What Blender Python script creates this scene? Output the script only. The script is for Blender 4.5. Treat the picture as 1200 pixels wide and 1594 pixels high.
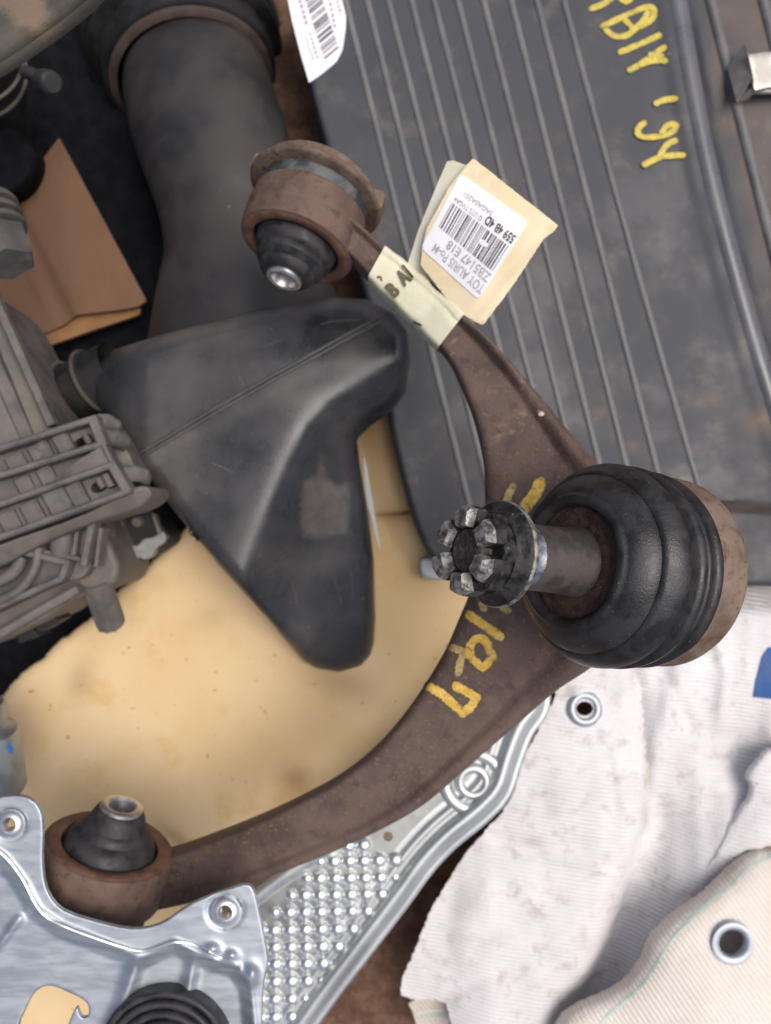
import bpy, bmesh, math, random
import numpy as np
from mathutils import Vector, Matrix
from mathutils.geometry import delaunay_2d_cdt
from mathutils.bvhtree import BVHTree

random.seed(7); rng = np.random.default_rng(7)
S = bpy.context.scene
for o in list(bpy.data.objects): bpy.data.objects.remove(o)
COL = S.collection
R = math.radians

# ------------------------------------------------------------------ camera, sky, sun, exposure
H = 0.50; F = 1287.0                      # camera height above the ground (m), focal length in photo pixels
cam_d = bpy.data.cameras.new('camera'); cam = bpy.data.objects.new('camera', cam_d); COL.objects.link(cam)
cam.location = (0, 0, H); cam.rotation_euler = (0, 0, 0)
cam_d.sensor_fit = 'HORIZONTAL'; cam_d.sensor_width = 24.24; cam_d.lens = 24.24*F/1200
cam_d.clip_start = 0.01; cam_d.clip_end = 200
cam_d.dof.use_dof = True; cam_d.dof.focus_distance = 0.245; cam_d.dof.aperture_fstop = 12.5
S.camera = cam

SUN_EL, SUN_AZ = 70, 80                   # azimuth clockwise from picture-up
w = bpy.data.worlds.new('World'); S.world = w; w.use_nodes = True
nt = w.node_tree; bg = nt.nodes['Background']
sky = nt.nodes.new('ShaderNodeTexSky'); sky.sky_type = 'NISHITA'; sky.sun_disc = False
sky.sun_elevation = R(SUN_EL); sky.sun_rotation = R(SUN_AZ)
sky.air_density = 0.5; sky.dust_density = 5.0; sky.ozone_density = 0.6
nt.links.new(sky.outputs[0], bg.inputs[0]); bg.inputs[1].default_value = 0.125
sd = bpy.data.lights.new('sun', 'SUN'); sun = bpy.data.objects.new('sun', sd); COL.objects.link(sun)
sd.energy = 1.4; sd.angle = R(36); sd.color = (1.0, 0.975, 0.94)
d = Vector((math.sin(R(SUN_AZ))*math.cos(R(SUN_EL)), math.cos(R(SUN_AZ))*math.cos(R(SUN_EL)), math.sin(R(SUN_EL))))
sun.rotation_euler = d.to_track_quat('Z', 'Y').to_euler(); sun.location = (0.5, 0.5, 2)
S.view_settings.view_transform = 'Standard'; S.view_settings.look = 'None'
S.view_settings.exposure = 0.30; S.view_settings.gamma = 1

# ------------------------------------------------------------------ helpers
def W(px, py, z):
    s = (H - z)/F
    return Vector(((px - 600)*s, (797 - py)*s, z))

def axis_at(px, py, imgdir, ang):
    """unit axis tilted by ang (deg) from the line of sight towards the image direction imgdir (x right, y down)"""
    c = Vector((-(px-600)/F, -(797-py)/F, 1)).normalized()
    u = Vector((imgdir[0], -imgdir[1], 0)); u = (u - c*u.dot(c)).normalized()
    return (c*math.cos(R(ang)) + u*math.sin(R(ang))).normalized()

def srgb(r, g, b):
    f = lambda v: (v/255/12.92 if v/255 <= .04045 else ((v/255+.055)/1.055)**2.4)
    return (f(r), f(g), f(b))

def thing(name, label, cat, loc=(0, 0, 0), group=None):
    o = bpy.data.objects.new(name, None); COL.objects.link(o); o.location = loc
    o.empty_display_size = .01
    o['label'] = label; o['category'] = cat
    if group: o['group'] = group
    return o

def tag(o, label, cat, group=None):
    o['label'] = label; o['category'] = cat
    if group: o['group'] = group
    return o

def wloc(o):
    v = Vector((0, 0, 0))
    while o: v = v + Vector(o.location); o = o.parent
    return v

def obj(name, vf, mat, parent=None, loc=None, sharp=40, attr=None, smooth=True):
    V, Fc = vf
    V = [Vector(v) for v in V]
    base = wloc(parent) if parent else Vector((0, 0, 0))
    if loc is None: loc = base if parent else sum(V, Vector())/len(V)
    loc = Vector(loc)
    me = bpy.data.meshes.new(name)
    me.from_pydata([tuple(v - loc) for v in V], [], [tuple(int(i) for i in f) for f in Fc])
    me.validate()
    bm = bmesh.new(); bm.from_mesh(me)
    bmesh.ops.recalc_face_normals(bm, faces=bm.faces); bm.to_mesh(me); bm.free()
    if attr:
        for k, vals in attr.items():
            if len(vals) == len(me.vertices):
                a = me.attributes.new(k, 'FLOAT', 'POINT'); a.data.foreach_set('value', np.asarray(vals, dtype=np.float32))
    if smooth:
        me.shade_smooth(); me.set_sharp_from_angle(angle=R(sharp))
    me.materials.append(mat)
    o = bpy.data.objects.new(name, me); COL.objects.link(o)
    if parent: o.parent = parent
    o.location = loc - base
    return o

def struct(o): o['kind'] = 'structure'; return o

def join(*parts):
    V, Fc = [], []
    for v, f in parts:
        n = len(V); V += list(v); Fc += [tuple(i+n for i in q) for q in f]
    return V, Fc

def frame(axis):
    a = Vector(axis).normalized()
    e1 = Vector((1, 0, 0)); e1 = e1 - a*e1.dot(a)
    if e1.length < .2: e1 = Vector((0, 1, 0)); e1 = e1 - a*e1.dot(a)
    e1.normalize(); return a, e1, a.cross(e1)

def lathe(prof, center, axis, n=64, wob=0.0, seed=0):
    """prof: (radius, height along axis) in metres"""
    a, e1, e2 = frame(axis); c = Vector(center); V, Fc = [], []
    r2 = random.Random(seed); ph = [r2.random()*6.28 for _ in range(4)]
    for j, (r, h) in enumerate(prof):
        for i in range(n):
            t = 2*math.pi*i/n
            k = 1 + wob*(math.sin(2*t+ph[0]+h*90) + .6*math.sin(3*t+ph[1]-h*140) + .4*math.sin(5*t+ph[2]))
            V.append(c + a*h + (e1*math.cos(t) + e2*math.sin(t))*max(r, 1e-5)*k)
    for j in range(len(prof)-1):
        for i in range(n):
            k = (i+1) % n
            Fc.append((j*n+i, j*n+k, (j+1)*n+k, (j+1)*n+i))
    if prof[0][0] > 1e-4 and False: Fc.append(tuple(range(n)))
    return V, Fc

def cap(vf, n, first=True):
    V, Fc = vf; Fc = list(Fc)
    Fc.append(tuple(range(n)) if first else tuple(range(len(V)-n, len(V)))); return V, Fc

def spline(pts, n, closed=False):
    P = np.array(pts, float); m = len(P); out = []
    segs = m if closed else m-1
    for i in range(segs):
        if closed: p0, p1, p2, p3 = P[(i-1) % m], P[i], P[(i+1) % m], P[(i+2) % m]
        else: p0, p1, p2, p3 = P[max(i-1, 0)], P[i], P[i+1], P[min(i+2, m-1)]
        for k in range(n):
            t = k/n
            out.append(.5*((2*p1) + (-p0+p2)*t + (2*p0-5*p1+4*p2-p3)*t*t + (-p0+3*p1-3*p2+p3)*t**3))
    if not closed: out.append(P[-1])
    return np.array(out)

def tube(pts, rad, n=12, flat=1.0):
    P = [Vector(p) for p in pts]; m = len(P)
    rad = [rad]*m if not hasattr(rad, '__len__') else rad
    V, Fc = [], []; e = None
    for i in range(m):
        t = (P[min(i+1, m-1)] - P[max(i-1, 0)]).normalized()
        if e is None: e = Vector((0, 0, 1)) - t*t.z; e = e if e.length > .1 else Vector((1, 0, 0)) - t*t.x
        e = (e - t*e.dot(t)).normalized(); b = t.cross(e)
        for k in range(n):
            a = 2*math.pi*k/n
            V.append(P[i] + (e*math.cos(a)*flat + b*math.sin(a))*rad[i])
    for i in range(m-1):
        for k in range(n):
            q = (k+1) % n; Fc.append((i*n+k, i*n+q, (i+1)*n+q, (i+1)*n+k))
    Fc.append(tuple(range(n))); Fc.append(tuple(range((m-1)*n, m*n)))
    return V, Fc

def beam(p0, p1, wd, ht, ch=None, up=(0, 0, 1)):
    """bar with chamfered edges; its top centre line runs p0-p1, ht goes down"""
    p0, p1 = Vector(p0), Vector(p1); t = (p1-p0).normalized(); u = Vector(up); u = (u - t*u.dot(t)).normalized(); b = t.cross(u)
    ch = ch if ch else min(wd, ht)*.22
    h = wd/2
    sec = [(-h+ch, 0), (h-ch, 0), (h, -ch), (h, -ht), (-h, -ht), (-h, -ch)]
    V = [p + b*x + u*y for p in (p0, p1) for x, y in sec]; n = 6
    Fc = [(i, (i+1) % n, n+(i+1) % n, n+i) for i in range(n)] + [tuple(range(n)), tuple(range(n, 2*n))]
    return V, Fc

def chaikin(pts, it, closed=True):
    P = np.array(pts, float)
    for _ in range(it):
        Q = np.roll(P, -1, axis=0)
        P = np.stack([P*.75+Q*.25, P*.25+Q*.75], 1).reshape(-1, 2)
    return P

def resample(P, sp, closed=True):
    P = np.array(P, float)
    if closed: P = np.vstack([P, P[:1]])
    seg = np.linalg.norm(np.diff(P, axis=0), axis=1); L = np.concatenate([[0], np.cumsum(seg)])
    n = max(4, int(round(L[-1]/sp))); t = np.linspace(0, L[-1], n+1)
    if closed: t = t[:-1]
    return np.stack([np.interp(t, L, P[:, 0]), np.interp(t, L, P[:, 1])], 1)

def polydist(pts, poly, closed=True):
    pts = np.asarray(pts, float); A = np.asarray(poly, float)
    B = np.roll(A, -1, axis=0)
    if not closed: A, B = A[:-1], B[:-1]
    dmin = np.full(len(pts), 1e9); sg = np.zeros(len(pts))
    for a, b in zip(A, B):
        ab = b-a; L2 = max((ab**2).sum(), 1e-9)
        t = np.clip(((pts-a)@ab)/L2, 0, 1); q = pts - (a + t[:, None]*ab)
        d = np.sqrt((q**2).sum(1)); m = d < dmin
        cr = ab[0]*(pts[:, 1]-a[1]) - ab[1]*(pts[:, 0]-a[0])
        sg[m] = np.sign(cr[m]); dmin[m] = d[m]
    return dmin, sg

def inside(pts, poly):
    pts = np.asarray(pts, float); x, y = pts[:, 0], pts[:, 1]; A = np.asarray(poly, float); B = np.roll(A, -1, axis=0)
    c = np.zeros(len(pts), bool)
    for (x1, y1), (x2, y2) in zip(A, B):
        m = ((y1 > y) != (y2 > y))
        xi = (x2-x1)*(y-y1)/((y2-y1) if abs(y2-y1) > 1e-12 else 1e-12) + x1
        c ^= m & (x < xi)
    return c

def sstep(a, b, x): t = np.clip((x-a)/(b-a), 0, 1); return t*t*(3-2*t)

def vnoise(x, y, sc, seed=0):
    """cheap smooth noise -1..1 (sum of sines)"""
    r = np.random.default_rng(seed); v = 0
    for k in range(6):
        a = r.uniform(0, 6.28); f = sc*r.uniform(.6, 1.7); v = v + np.sin(f*(x*np.cos(a)+y*np.sin(a)) + r.uniform(0, 6.28))
    return v/3.2

def sheet(name, outline, zf, mat, parent=None, thick=None, bottom=None, holes=(), sp=12, er=0, ez=0.0, flare=0.0, it=1,
          attr=None, sharp=40, holeround=True, osp=None, loc=None, jag=0):
    """a surface z = zf(px,py) over an outline of photo pixels, its rim rounded over (er px, ez m), with real thickness"""
    osp = osp or sp*.6
    loops = []
    for k, pl in enumerate([outline]+list(holes)):
        P = resample(chaikin(pl, it if k == 0 else 2), osp if k == 0 else min(osp, 5))
        if jag and k == 0:
            P = P + rng.normal(0, jag, P.shape)
        loops.append(P)
    pts, edges = [], []
    for P in loops:
        b = len(pts); n = len(P); pts += [tuple(p) for p in P]; edges += [(b+i, b+(i+1) % n) for i in range(n)]
    nb = len(pts); allb = np.vstack(loops)
    def dist(q):
        dm = np.full(len(q), 1e9)
        for P in (loops if holeround else loops[:1]):
            d, _ = polydist(q, P); dm = np.minimum(dm, d)
        return dm
    extra = []
    if er:
        for P in (loops if holeround else loops[:1]):
            T = np.roll(P, -1, 0) - np.roll(P, 1, 0); T /= np.maximum(np.linalg.norm(T, axis=1), 1e-9)[:, None]
            N = np.stack([-T[:, 1], T[:, 0]], 1)
            for f in (.05, .16, .34, .6, 1.0):
                for sgn in (1, -1):
                    Q = P + N*sgn*f*er
                    ok = inside(Q, loops[0])
                    for Hh in loops[1:]: ok &= ~inside(Q, Hh)
                    Q = Q[ok]
                    if len(Q): extra.append(Q[np.abs(dist(Q)-f*er) < .12*f*er])
    lo, hi = loops[0].min(0), loops[0].max(0)
    gx, gy = np.meshgrid(np.arange(lo[0]+sp/2, hi[0], sp), np.arange(lo[1]+sp/2, hi[1], sp*.87))
    gx = gx + ((np.arange(gx.shape[0]) % 2)*sp/2)[:, None]
    G = np.stack([gx.ravel(), gy.ravel()], 1)
    ok = inside(G, loops[0])
    for Hh in loops[1:]: ok &= ~inside(G, Hh)
    G = G[ok]; G = G[dist(G) > max(er*1.02, sp*.45)] if len(G) else G
    extra.append(G)
    for Q in extra: pts += [tuple(p) for p in Q]
    r = delaunay_2d_cdt([Vector(p) for p in pts], edges, [], 0, 1e-4)
    V2 = np.array([tuple(v) for v in r[0]]); Fc = [tuple(f) for f in r[2]]
    Cn = np.array([V2[list(f)].mean(0) for f in Fc])
    ok = inside(Cn, loops[0])
    for Hh in loops[1:]: ok &= ~inside(Cn, Hh)
    Fc = [f for f, k in zip(Fc, ok) if k]
    z = np.asarray(zf(V2[:, 0], V2[:, 1]))*np.ones(len(V2))
    if er:
        dd = np.clip(dist(V2)/er, 0, 1); z = z - ez*(1-np.sqrt(np.clip(1-(1-dd)**2, 0, 1)))
    V = [W(x, y, zz) for (x, y), zz in zip(V2, z)]
    cnt = {}
    for f in Fc:
        for i in range(len(f)):
            e = (f[i], f[(i+1) % len(f)]); k = (min(e), max(e)); cnt.setdefault(k, []).append(e)
    bd = [v[0] for v in cnt.values() if len(v) == 1]
    nv = len(V); A = {k: [float(q) for q in f(V2[:, 0], V2[:, 1])*np.ones(nv)] for k, f in (attr or {}).items()}
    Fo = list(Fc)
    if bottom is not None or thick:
        nrm = {}
        for a, b in bd:
            t = V[b]-V[a]; n = Vector((t.y, -t.x, 0))
            if n.length > 0: n.normalize()
            nrm[a] = nrm.get(a, Vector())+n; nrm[b] = nrm.get(b, Vector())+n
        if thick:
            off = nv; V = V + [v - Vector((0, 0, thick)) for v in V]
            Fo += [tuple(reversed([i+off for i in f])) for f in Fc]
            Fo += [(b, a, a+off, b+off) for a, b in bd]
            for k in A: A[k] = A[k]*2
        else:
            mp = {}
            levels = (.5, 1.0)
            for li, lv in enumerate(levels):
                for a in nrm:
                    n = nrm[a].normalized() if nrm[a].length > 0 else Vector()
                    # outward = away from the face side
                    v = V[a]; zb = v.z + (bottom - v.z)*lv
                    mp[(a, li)] = len(V); V.append(Vector((v.x, v.y, zb)) + n*flare*lv)
                    for k in A: A[k].append(A[k][a])
            for a, b in bd:
                Fo.append((b, a, mp[(a, 0)], mp[(b, 0)])); Fo.append((mp[(b, 0)], mp[(a, 0)], mp[(a, 1)], mp[(b, 1)]))
    used = sorted({i for f in Fo for i in f}); rm = {u: i for i, u in enumerate(used)}
    V = [V[u] for u in used]; Fo = [tuple(rm[i] for i in f) for f in Fo]
    A = {k: [a[u] for u in used] for k, a in A.items()}
    return obj(name, (V, Fo), mat, parent, sharp=sharp, attr=A or None, loc=loc)

def bvh_of(*objs):
    V, Fc = [], []
    for o in objs:
        n = len(V); off = wloc(o); V += [v.co + off for v in o.data.vertices]; Fc += [tuple(i+n for i in p.vertices) for p in o.data.polygons]
    return BVHTree.FromPolygons(V, Fc)

CAMP = Vector((0, 0, H))
def onto(bvh, px, py, lift, zdef=.05):
    d = (W(px, py, 0) - CAMP).normalized()
    h = bvh.ray_cast(CAMP, d)
    p = h[0] if h[0] is not None else W(px, py, zdef)
    return p - d*lift

STN = []
def strokes(lines, wpx, put, jit=.08, step=2.5, seed=1, lift0=.0003):
    """brush strokes laid on a surface; put(px,py,lift) -> point"""
    r = random.Random(seed); parts = []; sv = []
    for li, ln in enumerate(lines):
        P = resample(spline(ln, 8) if len(ln) > 2 else np.array(ln, float), step, closed=False)
        n = len(P); V, Fc = [], []; lift = lift0 + li*.00012
        T = np.gradient(P, axis=0); T /= np.maximum(np.linalg.norm(T, axis=1), 1e-9)[:, None]
        N = np.stack([-T[:, 1], T[:, 0]], 1)
        ext = [(-.5, .45), (-.36, .75), (-.18, .93)]
        rows = [(P[0]+T[0]*e*wpx, N[0], k) for e, k in ext] + [(P[i], N[i], 1) for i in range(n)] + [(P[-1]-T[-1]*e*wpx, N[-1], k) for e, k in reversed(ext)]
        for ri_, (p, nn, k) in enumerate(rows):
            q_ = ri_/len(rows); th_ = .30*math.sin(q_*7+seed*1.3+li)*math.sin(q_*17+seed) + .45*max(0, 1-min(q_, 1-q_)*9)
            sv += [.34+th_, .10+th_, .10+th_, .34+th_]
            a = k*wpx/2*(1+r.uniform(-jit, jit)); b = k*wpx/2*(1+r.uniform(-jit, jit))
            for q in (p-nn*a, p-nn*a*.35, p+nn*b*.35, p+nn*b): V.append(put(q[0], q[1], lift))
        for i in range(len(rows)-1):
            for k in range(3): Fc.append((i*4+k, i*4+k+1, i*4+k+5, i*4+k+4))
        parts.append((V, Fc))
    STN.append(sv); return join(*parts)

def text_geo(s, bold=0.0):
    cu = bpy.data.curves.new('lettering', 'FONT'); cu.body = s; cu.offset = bold; cu.resolution_u = 3
    o = bpy.data.objects.new('lettering', cu); COL.objects.link(o)
    me = bpy.data.meshes.new_from_object(o.evaluated_get(bpy.context.evaluated_depsgraph_get()))
    V = np.array([v.co[:2] for v in me.vertices]); Fc = [tuple(p.vertices) for p in me.polygons]
    bpy.data.objects.remove(o); bpy.data.curves.remove(cu); bpy.data.meshes.remove(me)
    lo, hi = V.min(0), V.max(0)
    return (V-lo)/(hi-lo), Fc

# ------------------------------------------------------------------ materials
def surf(name, c1, c2, scale=60, rough=(.5, .7), metal=0.0, bump=.15, bscale=900, lo=.4, hi=.6, tint=None, speck=None, detail=6,
         spec=.5, stretch=None, weave=None, coat=0, breakup=True, c3=None, transl=0, dist=.0004):
    m = bpy.data.materials.new(name); m.use_nodes = True; n = m.node_tree.nodes; L = m.node_tree.links
    b = n['Principled BSDF']; tc = n.new('ShaderNodeTexCoord'); co = tc.outputs['Object']
    if stretch:
        mp = n.new('ShaderNodeMapping'); mp.inputs['Rotation'].default_value = (0, 0, R(stretch[2])); mp.inputs['Scale'].default_value = (stretch[0], stretch[1], 1)
        L.new(co, mp.inputs[0]); cs = mp.outputs[0]
    else: cs = co
    def noise(sc, det=detail, vec=co, ro=.6):
        t = n.new('ShaderNodeTexNoise'); t.inputs['Scale'].default_value = sc; t.inputs['Detail'].default_value = det; t.inputs['Roughness'].default_value = ro
        L.new(vec, t.inputs['Vector']); return t.outputs['Fac']
    def rng_(v, a, c, x=0, y=1):
        t = n.new('ShaderNodeMapRange'); t.inputs[1].default_value = a; t.inputs[2].default_value = c; t.inputs[3].default_value = x; t.inputs[4].default_value = y
        t.interpolation_type = 'SMOOTHSTEP'; L.new(v, t.inputs[0]); return t.outputs[0]
    def mix(f, a, c):
        t = n.new('ShaderNodeMix'); t.data_type = 'RGBA'
        for sl, v in ((0, f), (6, a), (7, c)):
            if hasattr(v, 'is_linked'): L.new(v, t.inputs[sl])
            elif sl == 0: t.inputs[0].default_value = v
            else: t.inputs[sl].default_value = (*v, 1)
        return t.outputs[2]
    def math_(op, a, c):
        t = n.new('ShaderNodeMath'); t.operation = op; t.use_clamp = op == 'MULTIPLY'
        for i, v in enumerate((a, c)):
            if hasattr(v, 'is_linked'): L.new(v, t.inputs[i])
            else: t.inputs[i].default_value = v
        return t.outputs[0]
    f = rng_(noise(scale, vec=cs), lo, hi); colr = mix(f, c1, c2)
    if c3: colr = mix(rng_(noise(scale*2.7, vec=co), .52, .72), colr, c3)
    if speck: colr = mix(rng_(noise(speck[2], 2), speck[1], speck[1]+.06), colr, speck[0])
    if tint:
        at = n.new('ShaderNodeAttribute'); at.attribute_name = 'tint'
        fa = at.outputs['Fac']
        if breakup: fa = rng_(math_('ADD', fa, math_('SUBTRACT', noise(220, 5), .5)), .25, .75) if breakup is True else fa
        if breakup == 'soft': fa = math_('MULTIPLY', fa, rng_(noise(140, 5), .3, .7, .62, 1.0))
        colr = mix(fa, colr, tint[0]); f = mix(fa, f, (tint[1],)*3) if len(tint) > 1 else f
    L.new(colr, b.inputs['Base Color'])
    b.inputs['Roughness'].default_value = rough[0]
    L.new(rng_(f, 0, 1, rough[0], rough[1]), b.inputs['Roughness'])
    b.inputs['Metallic'].default_value = metal; b.inputs['Specular IOR Level'].default_value = spec
    if coat: b.inputs['Coat Weight'].default_value = coat
    if transl: b.inputs['Transmission Weight'].default_value = transl
    hgt = math_('ADD', noise(bscale, 5, cs), math_('MULTIPLY', noise(bscale*.17, 3), .8))
    if weave:
        mp = n.new('ShaderNodeMapping'); mp.inputs['Rotation'].default_value = (0, 0, R(weave[1])); L.new(co, mp.inputs[0])
        tot = None
        for dr, k in (('Y', 1.0), ('X', .22)):
            wv = n.new('ShaderNodeTexWave'); wv.bands_direction = dr; wv.inputs['Scale'].default_value = 2*math.pi/(20*weave[0]*(1 if dr == 'Y' else .8))
            wv.inputs['Distortion'].default_value = 1.5; wv.inputs['Detail'].default_value = 2; wv.inputs['Detail Scale'].default_value = .6
            L.new(mp.outputs[0], wv.inputs[0]); s_ = math_('MULTIPLY', wv.outputs['Fac'], k*weave[2])
            tot = s_ if tot is None else math_('ADD', tot, s_)
        hgt = math_('ADD', hgt, tot)
    bp = n.new('ShaderNodeBump'); bp.inputs['Strength'].default_value = bump; bp.inputs['Distance'].default_value = dist
    L.new(hgt, bp.inputs['Height']); L.new(bp.outputs[0], b.inputs['Normal'])
    return m

M = {}
M['rust'] = surf('rusted_cast_steel', (.080, .053, .042), (.145, .100, .080), 48, (.6, .8), .1, .9, 700, .3, .7, tint=((.33, .22, .15), 1), speck=((.17, .10, .062), .60, 520), c3=(.060, .040, .034))
M['eye'] = surf('rusted_steel_eye', (.105, .066, .052), (.175, .115, .086), 80, (.6, .85), .1, .5, 1000, .3, .7, speck=((.30, .21, .14), .71, 380), c3=(.07, .045, .04))
M['rim'] = surf('orange_rust', (.12, .062, .040), (.20, .105, .064), 120, (.7, .9), .05, .4, 900)
M['housing'] = surf('rusty_ball_housing', (.13, .085, .06), (.24, .18, .135), 120, (.6, .85), .2, .5, 900, .3, .7, c3=(.11, .055, .035))
M['boot'] = surf('black_rubber', (.012, .012, .013), (.028, .028, .030), 120, (.34, .48), 0, .35, 1500, speck=((.12, .105, .095), .69, 800), spec=.5)
M['greasy'] = surf('greasy_rust_washer', (.022, .014, .011), (.065, .032, .022), 260, (.5, .8), 0, .9, 1200, .35, .65, speck=((.28, .23, .19), .69, 1100))
M['stud'] = surf('worn_steel_stud', (.075, .068, .064), (.105, .092, .083), 120, (.42, .6), .45, .4, 900, speck=((.06, .03, .02), .66, 700))
M['polish'] = surf('bare_ground_steel', (.22, .24, .26), (.36, .38, .40), 300, (.25, .4), .9, .2, 900)
M['nut'] = surf('black_oxide_nut', (.018, .018, .018), (.055, .053, .05), 260, (.4, .65), .45, .6, 900, speck=((.40, .36, .30), .70, 520))
M['prong'] = surf('scuffed_bright_steel', (.13, .13, .125), (.46, .45, .43), 380, (.3, .55), .75, .9, 700, .35, .6)
M['flange'] = surf('nut_flange_edge', (.11, .105, .095), (.34, .32, .28), 420, (.35, .6), .6, .5, 900, .38, .62)
M['grit'] = surf('gritty_stud_end', (.03, .024, .021), (.085, .07, .06), 700, (.7, .9), .1, 1.0, 1800, .42, .58, speck=((.24, .2, .17), .66, 1500))
M['rubber'] = surf('matte_dark_rubber', (.014, .014, .016), (.034, .033, .035), 140, (.5, .7), 0, .2, 900)
M['sleeve'] = surf('shiny_steel_sleeve', (.70, .70, .68), (.82, .81, .79), 200, (.36, .46), 1, .1, 900)
M['greyplast'] = surf('grey_bush_plastic', (.05, .055, .06), (.14, .15, .15), 90, (.5, .7), .2, .3, 700)
M['paint'] = surf('yellow_paint_marker', (.62, .38, .05), (.74, .50, .12), 300, (.5, .65), 0, .5, 1200, tint=((.115, .085, .068), 1), speck=((.16, .11, .06), .64, 900))
M['paintpale'] = surf('thin_yellow_paint', (.50, .38, .13), (.38, .28, .11), 400, (.55, .7), 0, .5, 1200, tint=((.115, .085, .068), 1), speck=((.10, .075, .06), .60, 800))
M['ink'] = surf('yellow_marker_ink', (.50, .40, .05), (.66, .52, .09), 260, (.5, .65), 0, .2, 900, tint=((.14, .125, .055), 1), speck=((.40, .33, .07), .60, 700))
M['panel'] = surf('dusty_black_ribbed_plastic', (.024, .027, .034), (.052, .055, .063), 22, (.42, .68), 0, .18, 1300, .3, .7, tint=((.19, .13, .09), 1), breakup='soft', c3=(.078, .072, .066), speck=((.14, .12, .10), .71, 300))
M['gloss'] = surf('highlit_plastic_ridge', (.085, .088, .10), (.125, .128, .14), 30, (.24, .36), 0, .12, 1100, .3, .7, speck=((.3, .28, .26), .74, 300))  # panel plastic, lightened to carry the sky highlight on the ridge
M['rib'] = surf('pale_lit_rib', (.10, .10, .104), (.165, .16, .158), 45, (.45, .65), 0, .15, 1100, .3, .7)  # ribs painted paler than the panel to carry their highlights; also boot scuffs
M['duct'] = surf('dusty_black_plastic', (.009, .012, .018), (.040, .040, .043), 40, (.20, .38), 0, .16, 1200, .16, .84, tint=((.125, .112, .098), 1), breakup='soft', speck=((.16, .15, .14), .73, 420))
M['pipe'] = surf('dusty_black_pipe', (.020, .020, .021), (.046, .041, .038), 26, (.45, .7), 0, .2, 1000, .3, .7, speck=((.15, .12, .10), .72, 260))
M['grime'] = surf('brown_grime_edge', (.048, .033, .027), (.08, .056, .044), 100, (.7, .9), 0, .3, 900)
M['seam'] = surf('seam_plastic', (.05, .049, .05), (.10, .088, .075), 60, (.45, .65), 0, .1, 900)
M['dark'] = surf('shadow_black_plastic', (.006, .006, .0065), (.014, .0135, .0135), 60, (.6, .8), 0, .2, 800)
M['housingplast'] = surf('dusty_grey_plastic', (.080, .078, .078), (.165, .148, .132), 55, (.5, .78), 0, .3, 900, .3, .7, c3=(.17, .145, .122), speck=((.22, .19, .165), .70, 500))
M['housingdark'] = surf('dusty_grey_plastic_brownish', (.10, .088, .077), (.165, .14, .118), 60, (.55, .8), 0, .25, 900, .3, .7)
M['foam'] = surf('soiled_shaded_tan_foam', (.67, .48, .245), (.73, .555, .325), 13, (.75, .9), 0, .3, 700, .3, .7, tint=((.27, .145, .06),), c3=(.65, .445, .205), spec=.2, speck=((.40, .25, .12), .695, 190), breakup=False)
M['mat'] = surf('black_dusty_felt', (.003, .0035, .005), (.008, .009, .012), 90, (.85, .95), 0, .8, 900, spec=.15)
M['soil'] = surf('red_brown_soil', (.10, .055, .036), (.17, .10, .068), 60, (.85, .95), 0, 1.0, 300, c3=(.075, .042, .03), spec=.2, dist=.002)
M['card'] = surf('corrugated_cardboard', (.175, .098, .056), (.195, .112, .067), 18, (.75, .85), 0, .3, 600, stretch=(4, 1, 62), spec=.2)
M['cardedge'] = surf('cardboard_edge', (.25, .13, .06), (.30, .165, .08), 60, (.8, .9), 0, .3, 500, spec=.2)
M['zinc'] = surf('galvanised_sheet', (.40, .445, .485), (.52, .565, .60), 34, (.46, .58), .78, .035, 700, .3, .7, stretch=(2, 9, 60))
M['zincw'] = surf('galvanised_rim', (.50, .53, .53), (.60, .63, .62), 30, (.42, .54), .82, .06, 500, .3, .7)
M['zincp'] = surf('zinc_plate_dark_reflection', (.26, .27, .26), (.36, .37, .35), 40, (.38, .5), .85, .1, 500)  # same sheet as the dimples, darkened to paint in a dark reflection
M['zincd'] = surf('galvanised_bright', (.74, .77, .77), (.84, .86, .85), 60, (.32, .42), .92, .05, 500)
M['tarp'] = surf('white_woven_sack', (.66, .65, .65), (.74, .73, .725), 40, (.65, .8), 0, .55, 700, .3, .7, tint=((.42, .37, .31),), breakup=False, c3=(.54, .515, .49), weave=(.0023, 8, 1.0), spec=.25, speck=((.50, .44, .38), .735, 160), dist=.0006)
M['cream'] = surf('cream_woven_sack', (.69, .635, .565), (.76, .71, .64), 40, (.65, .8), 0, .5, 700, .3, .7, tint=((.40, .31, .24),), breakup=False, weave=(.0024, 55, 1.1), spec=.25, speck=((.55, .47, .38), .735, 160), dist=.0006)
M['stripe'] = surf('green_print', (.46, .62, .53), (.58, .69, .61), 200, (.7, .8), 0, .2, 600)
M['blue'] = surf('blue_print', (.016, .075, .24), (.022, .095, .29), 70, (.55, .7), 0, .2, 600)
M['thread'] = surf('dark_crease_dirt', (.16, .14, .125), (.28, .25, .23), 300, (.8, .9), 0, .3, 600)
M['masking'] = surf('cream_masking_tape', (.62, .60, .43), (.69, .67, .51), 60, (.5, .65), 0, .45, 420, tint=((.10, .085, .05),), spec=.35)
M['leaf'] = surf('yellowed_label_paper', (.74, .62, .38), (.80, .69, .47), 60, (.5, .65), 0, .25, 260, spec=.35)
M['leafback'] = surf('pale_tape_back', (.60, .59, .46), (.66, .65, .53), 60, (.5, .65), 0, .25, 260, spec=.35)
M['white'] = surf('white_sticker', (.80, .80, .82), (.84, .84, .86), 60, (.45, .55), 0, .05, 400)
M['print'] = surf('grey_black_print', (.045, .045, .055), (.11, .11, .125), 200, (.6, .7), 0, .05, 400)
M['printgrey'] = surf('faded_print', (.30, .30, .32), (.46, .46, .49), 300, (.6, .7), 0, .05, 400)
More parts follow.
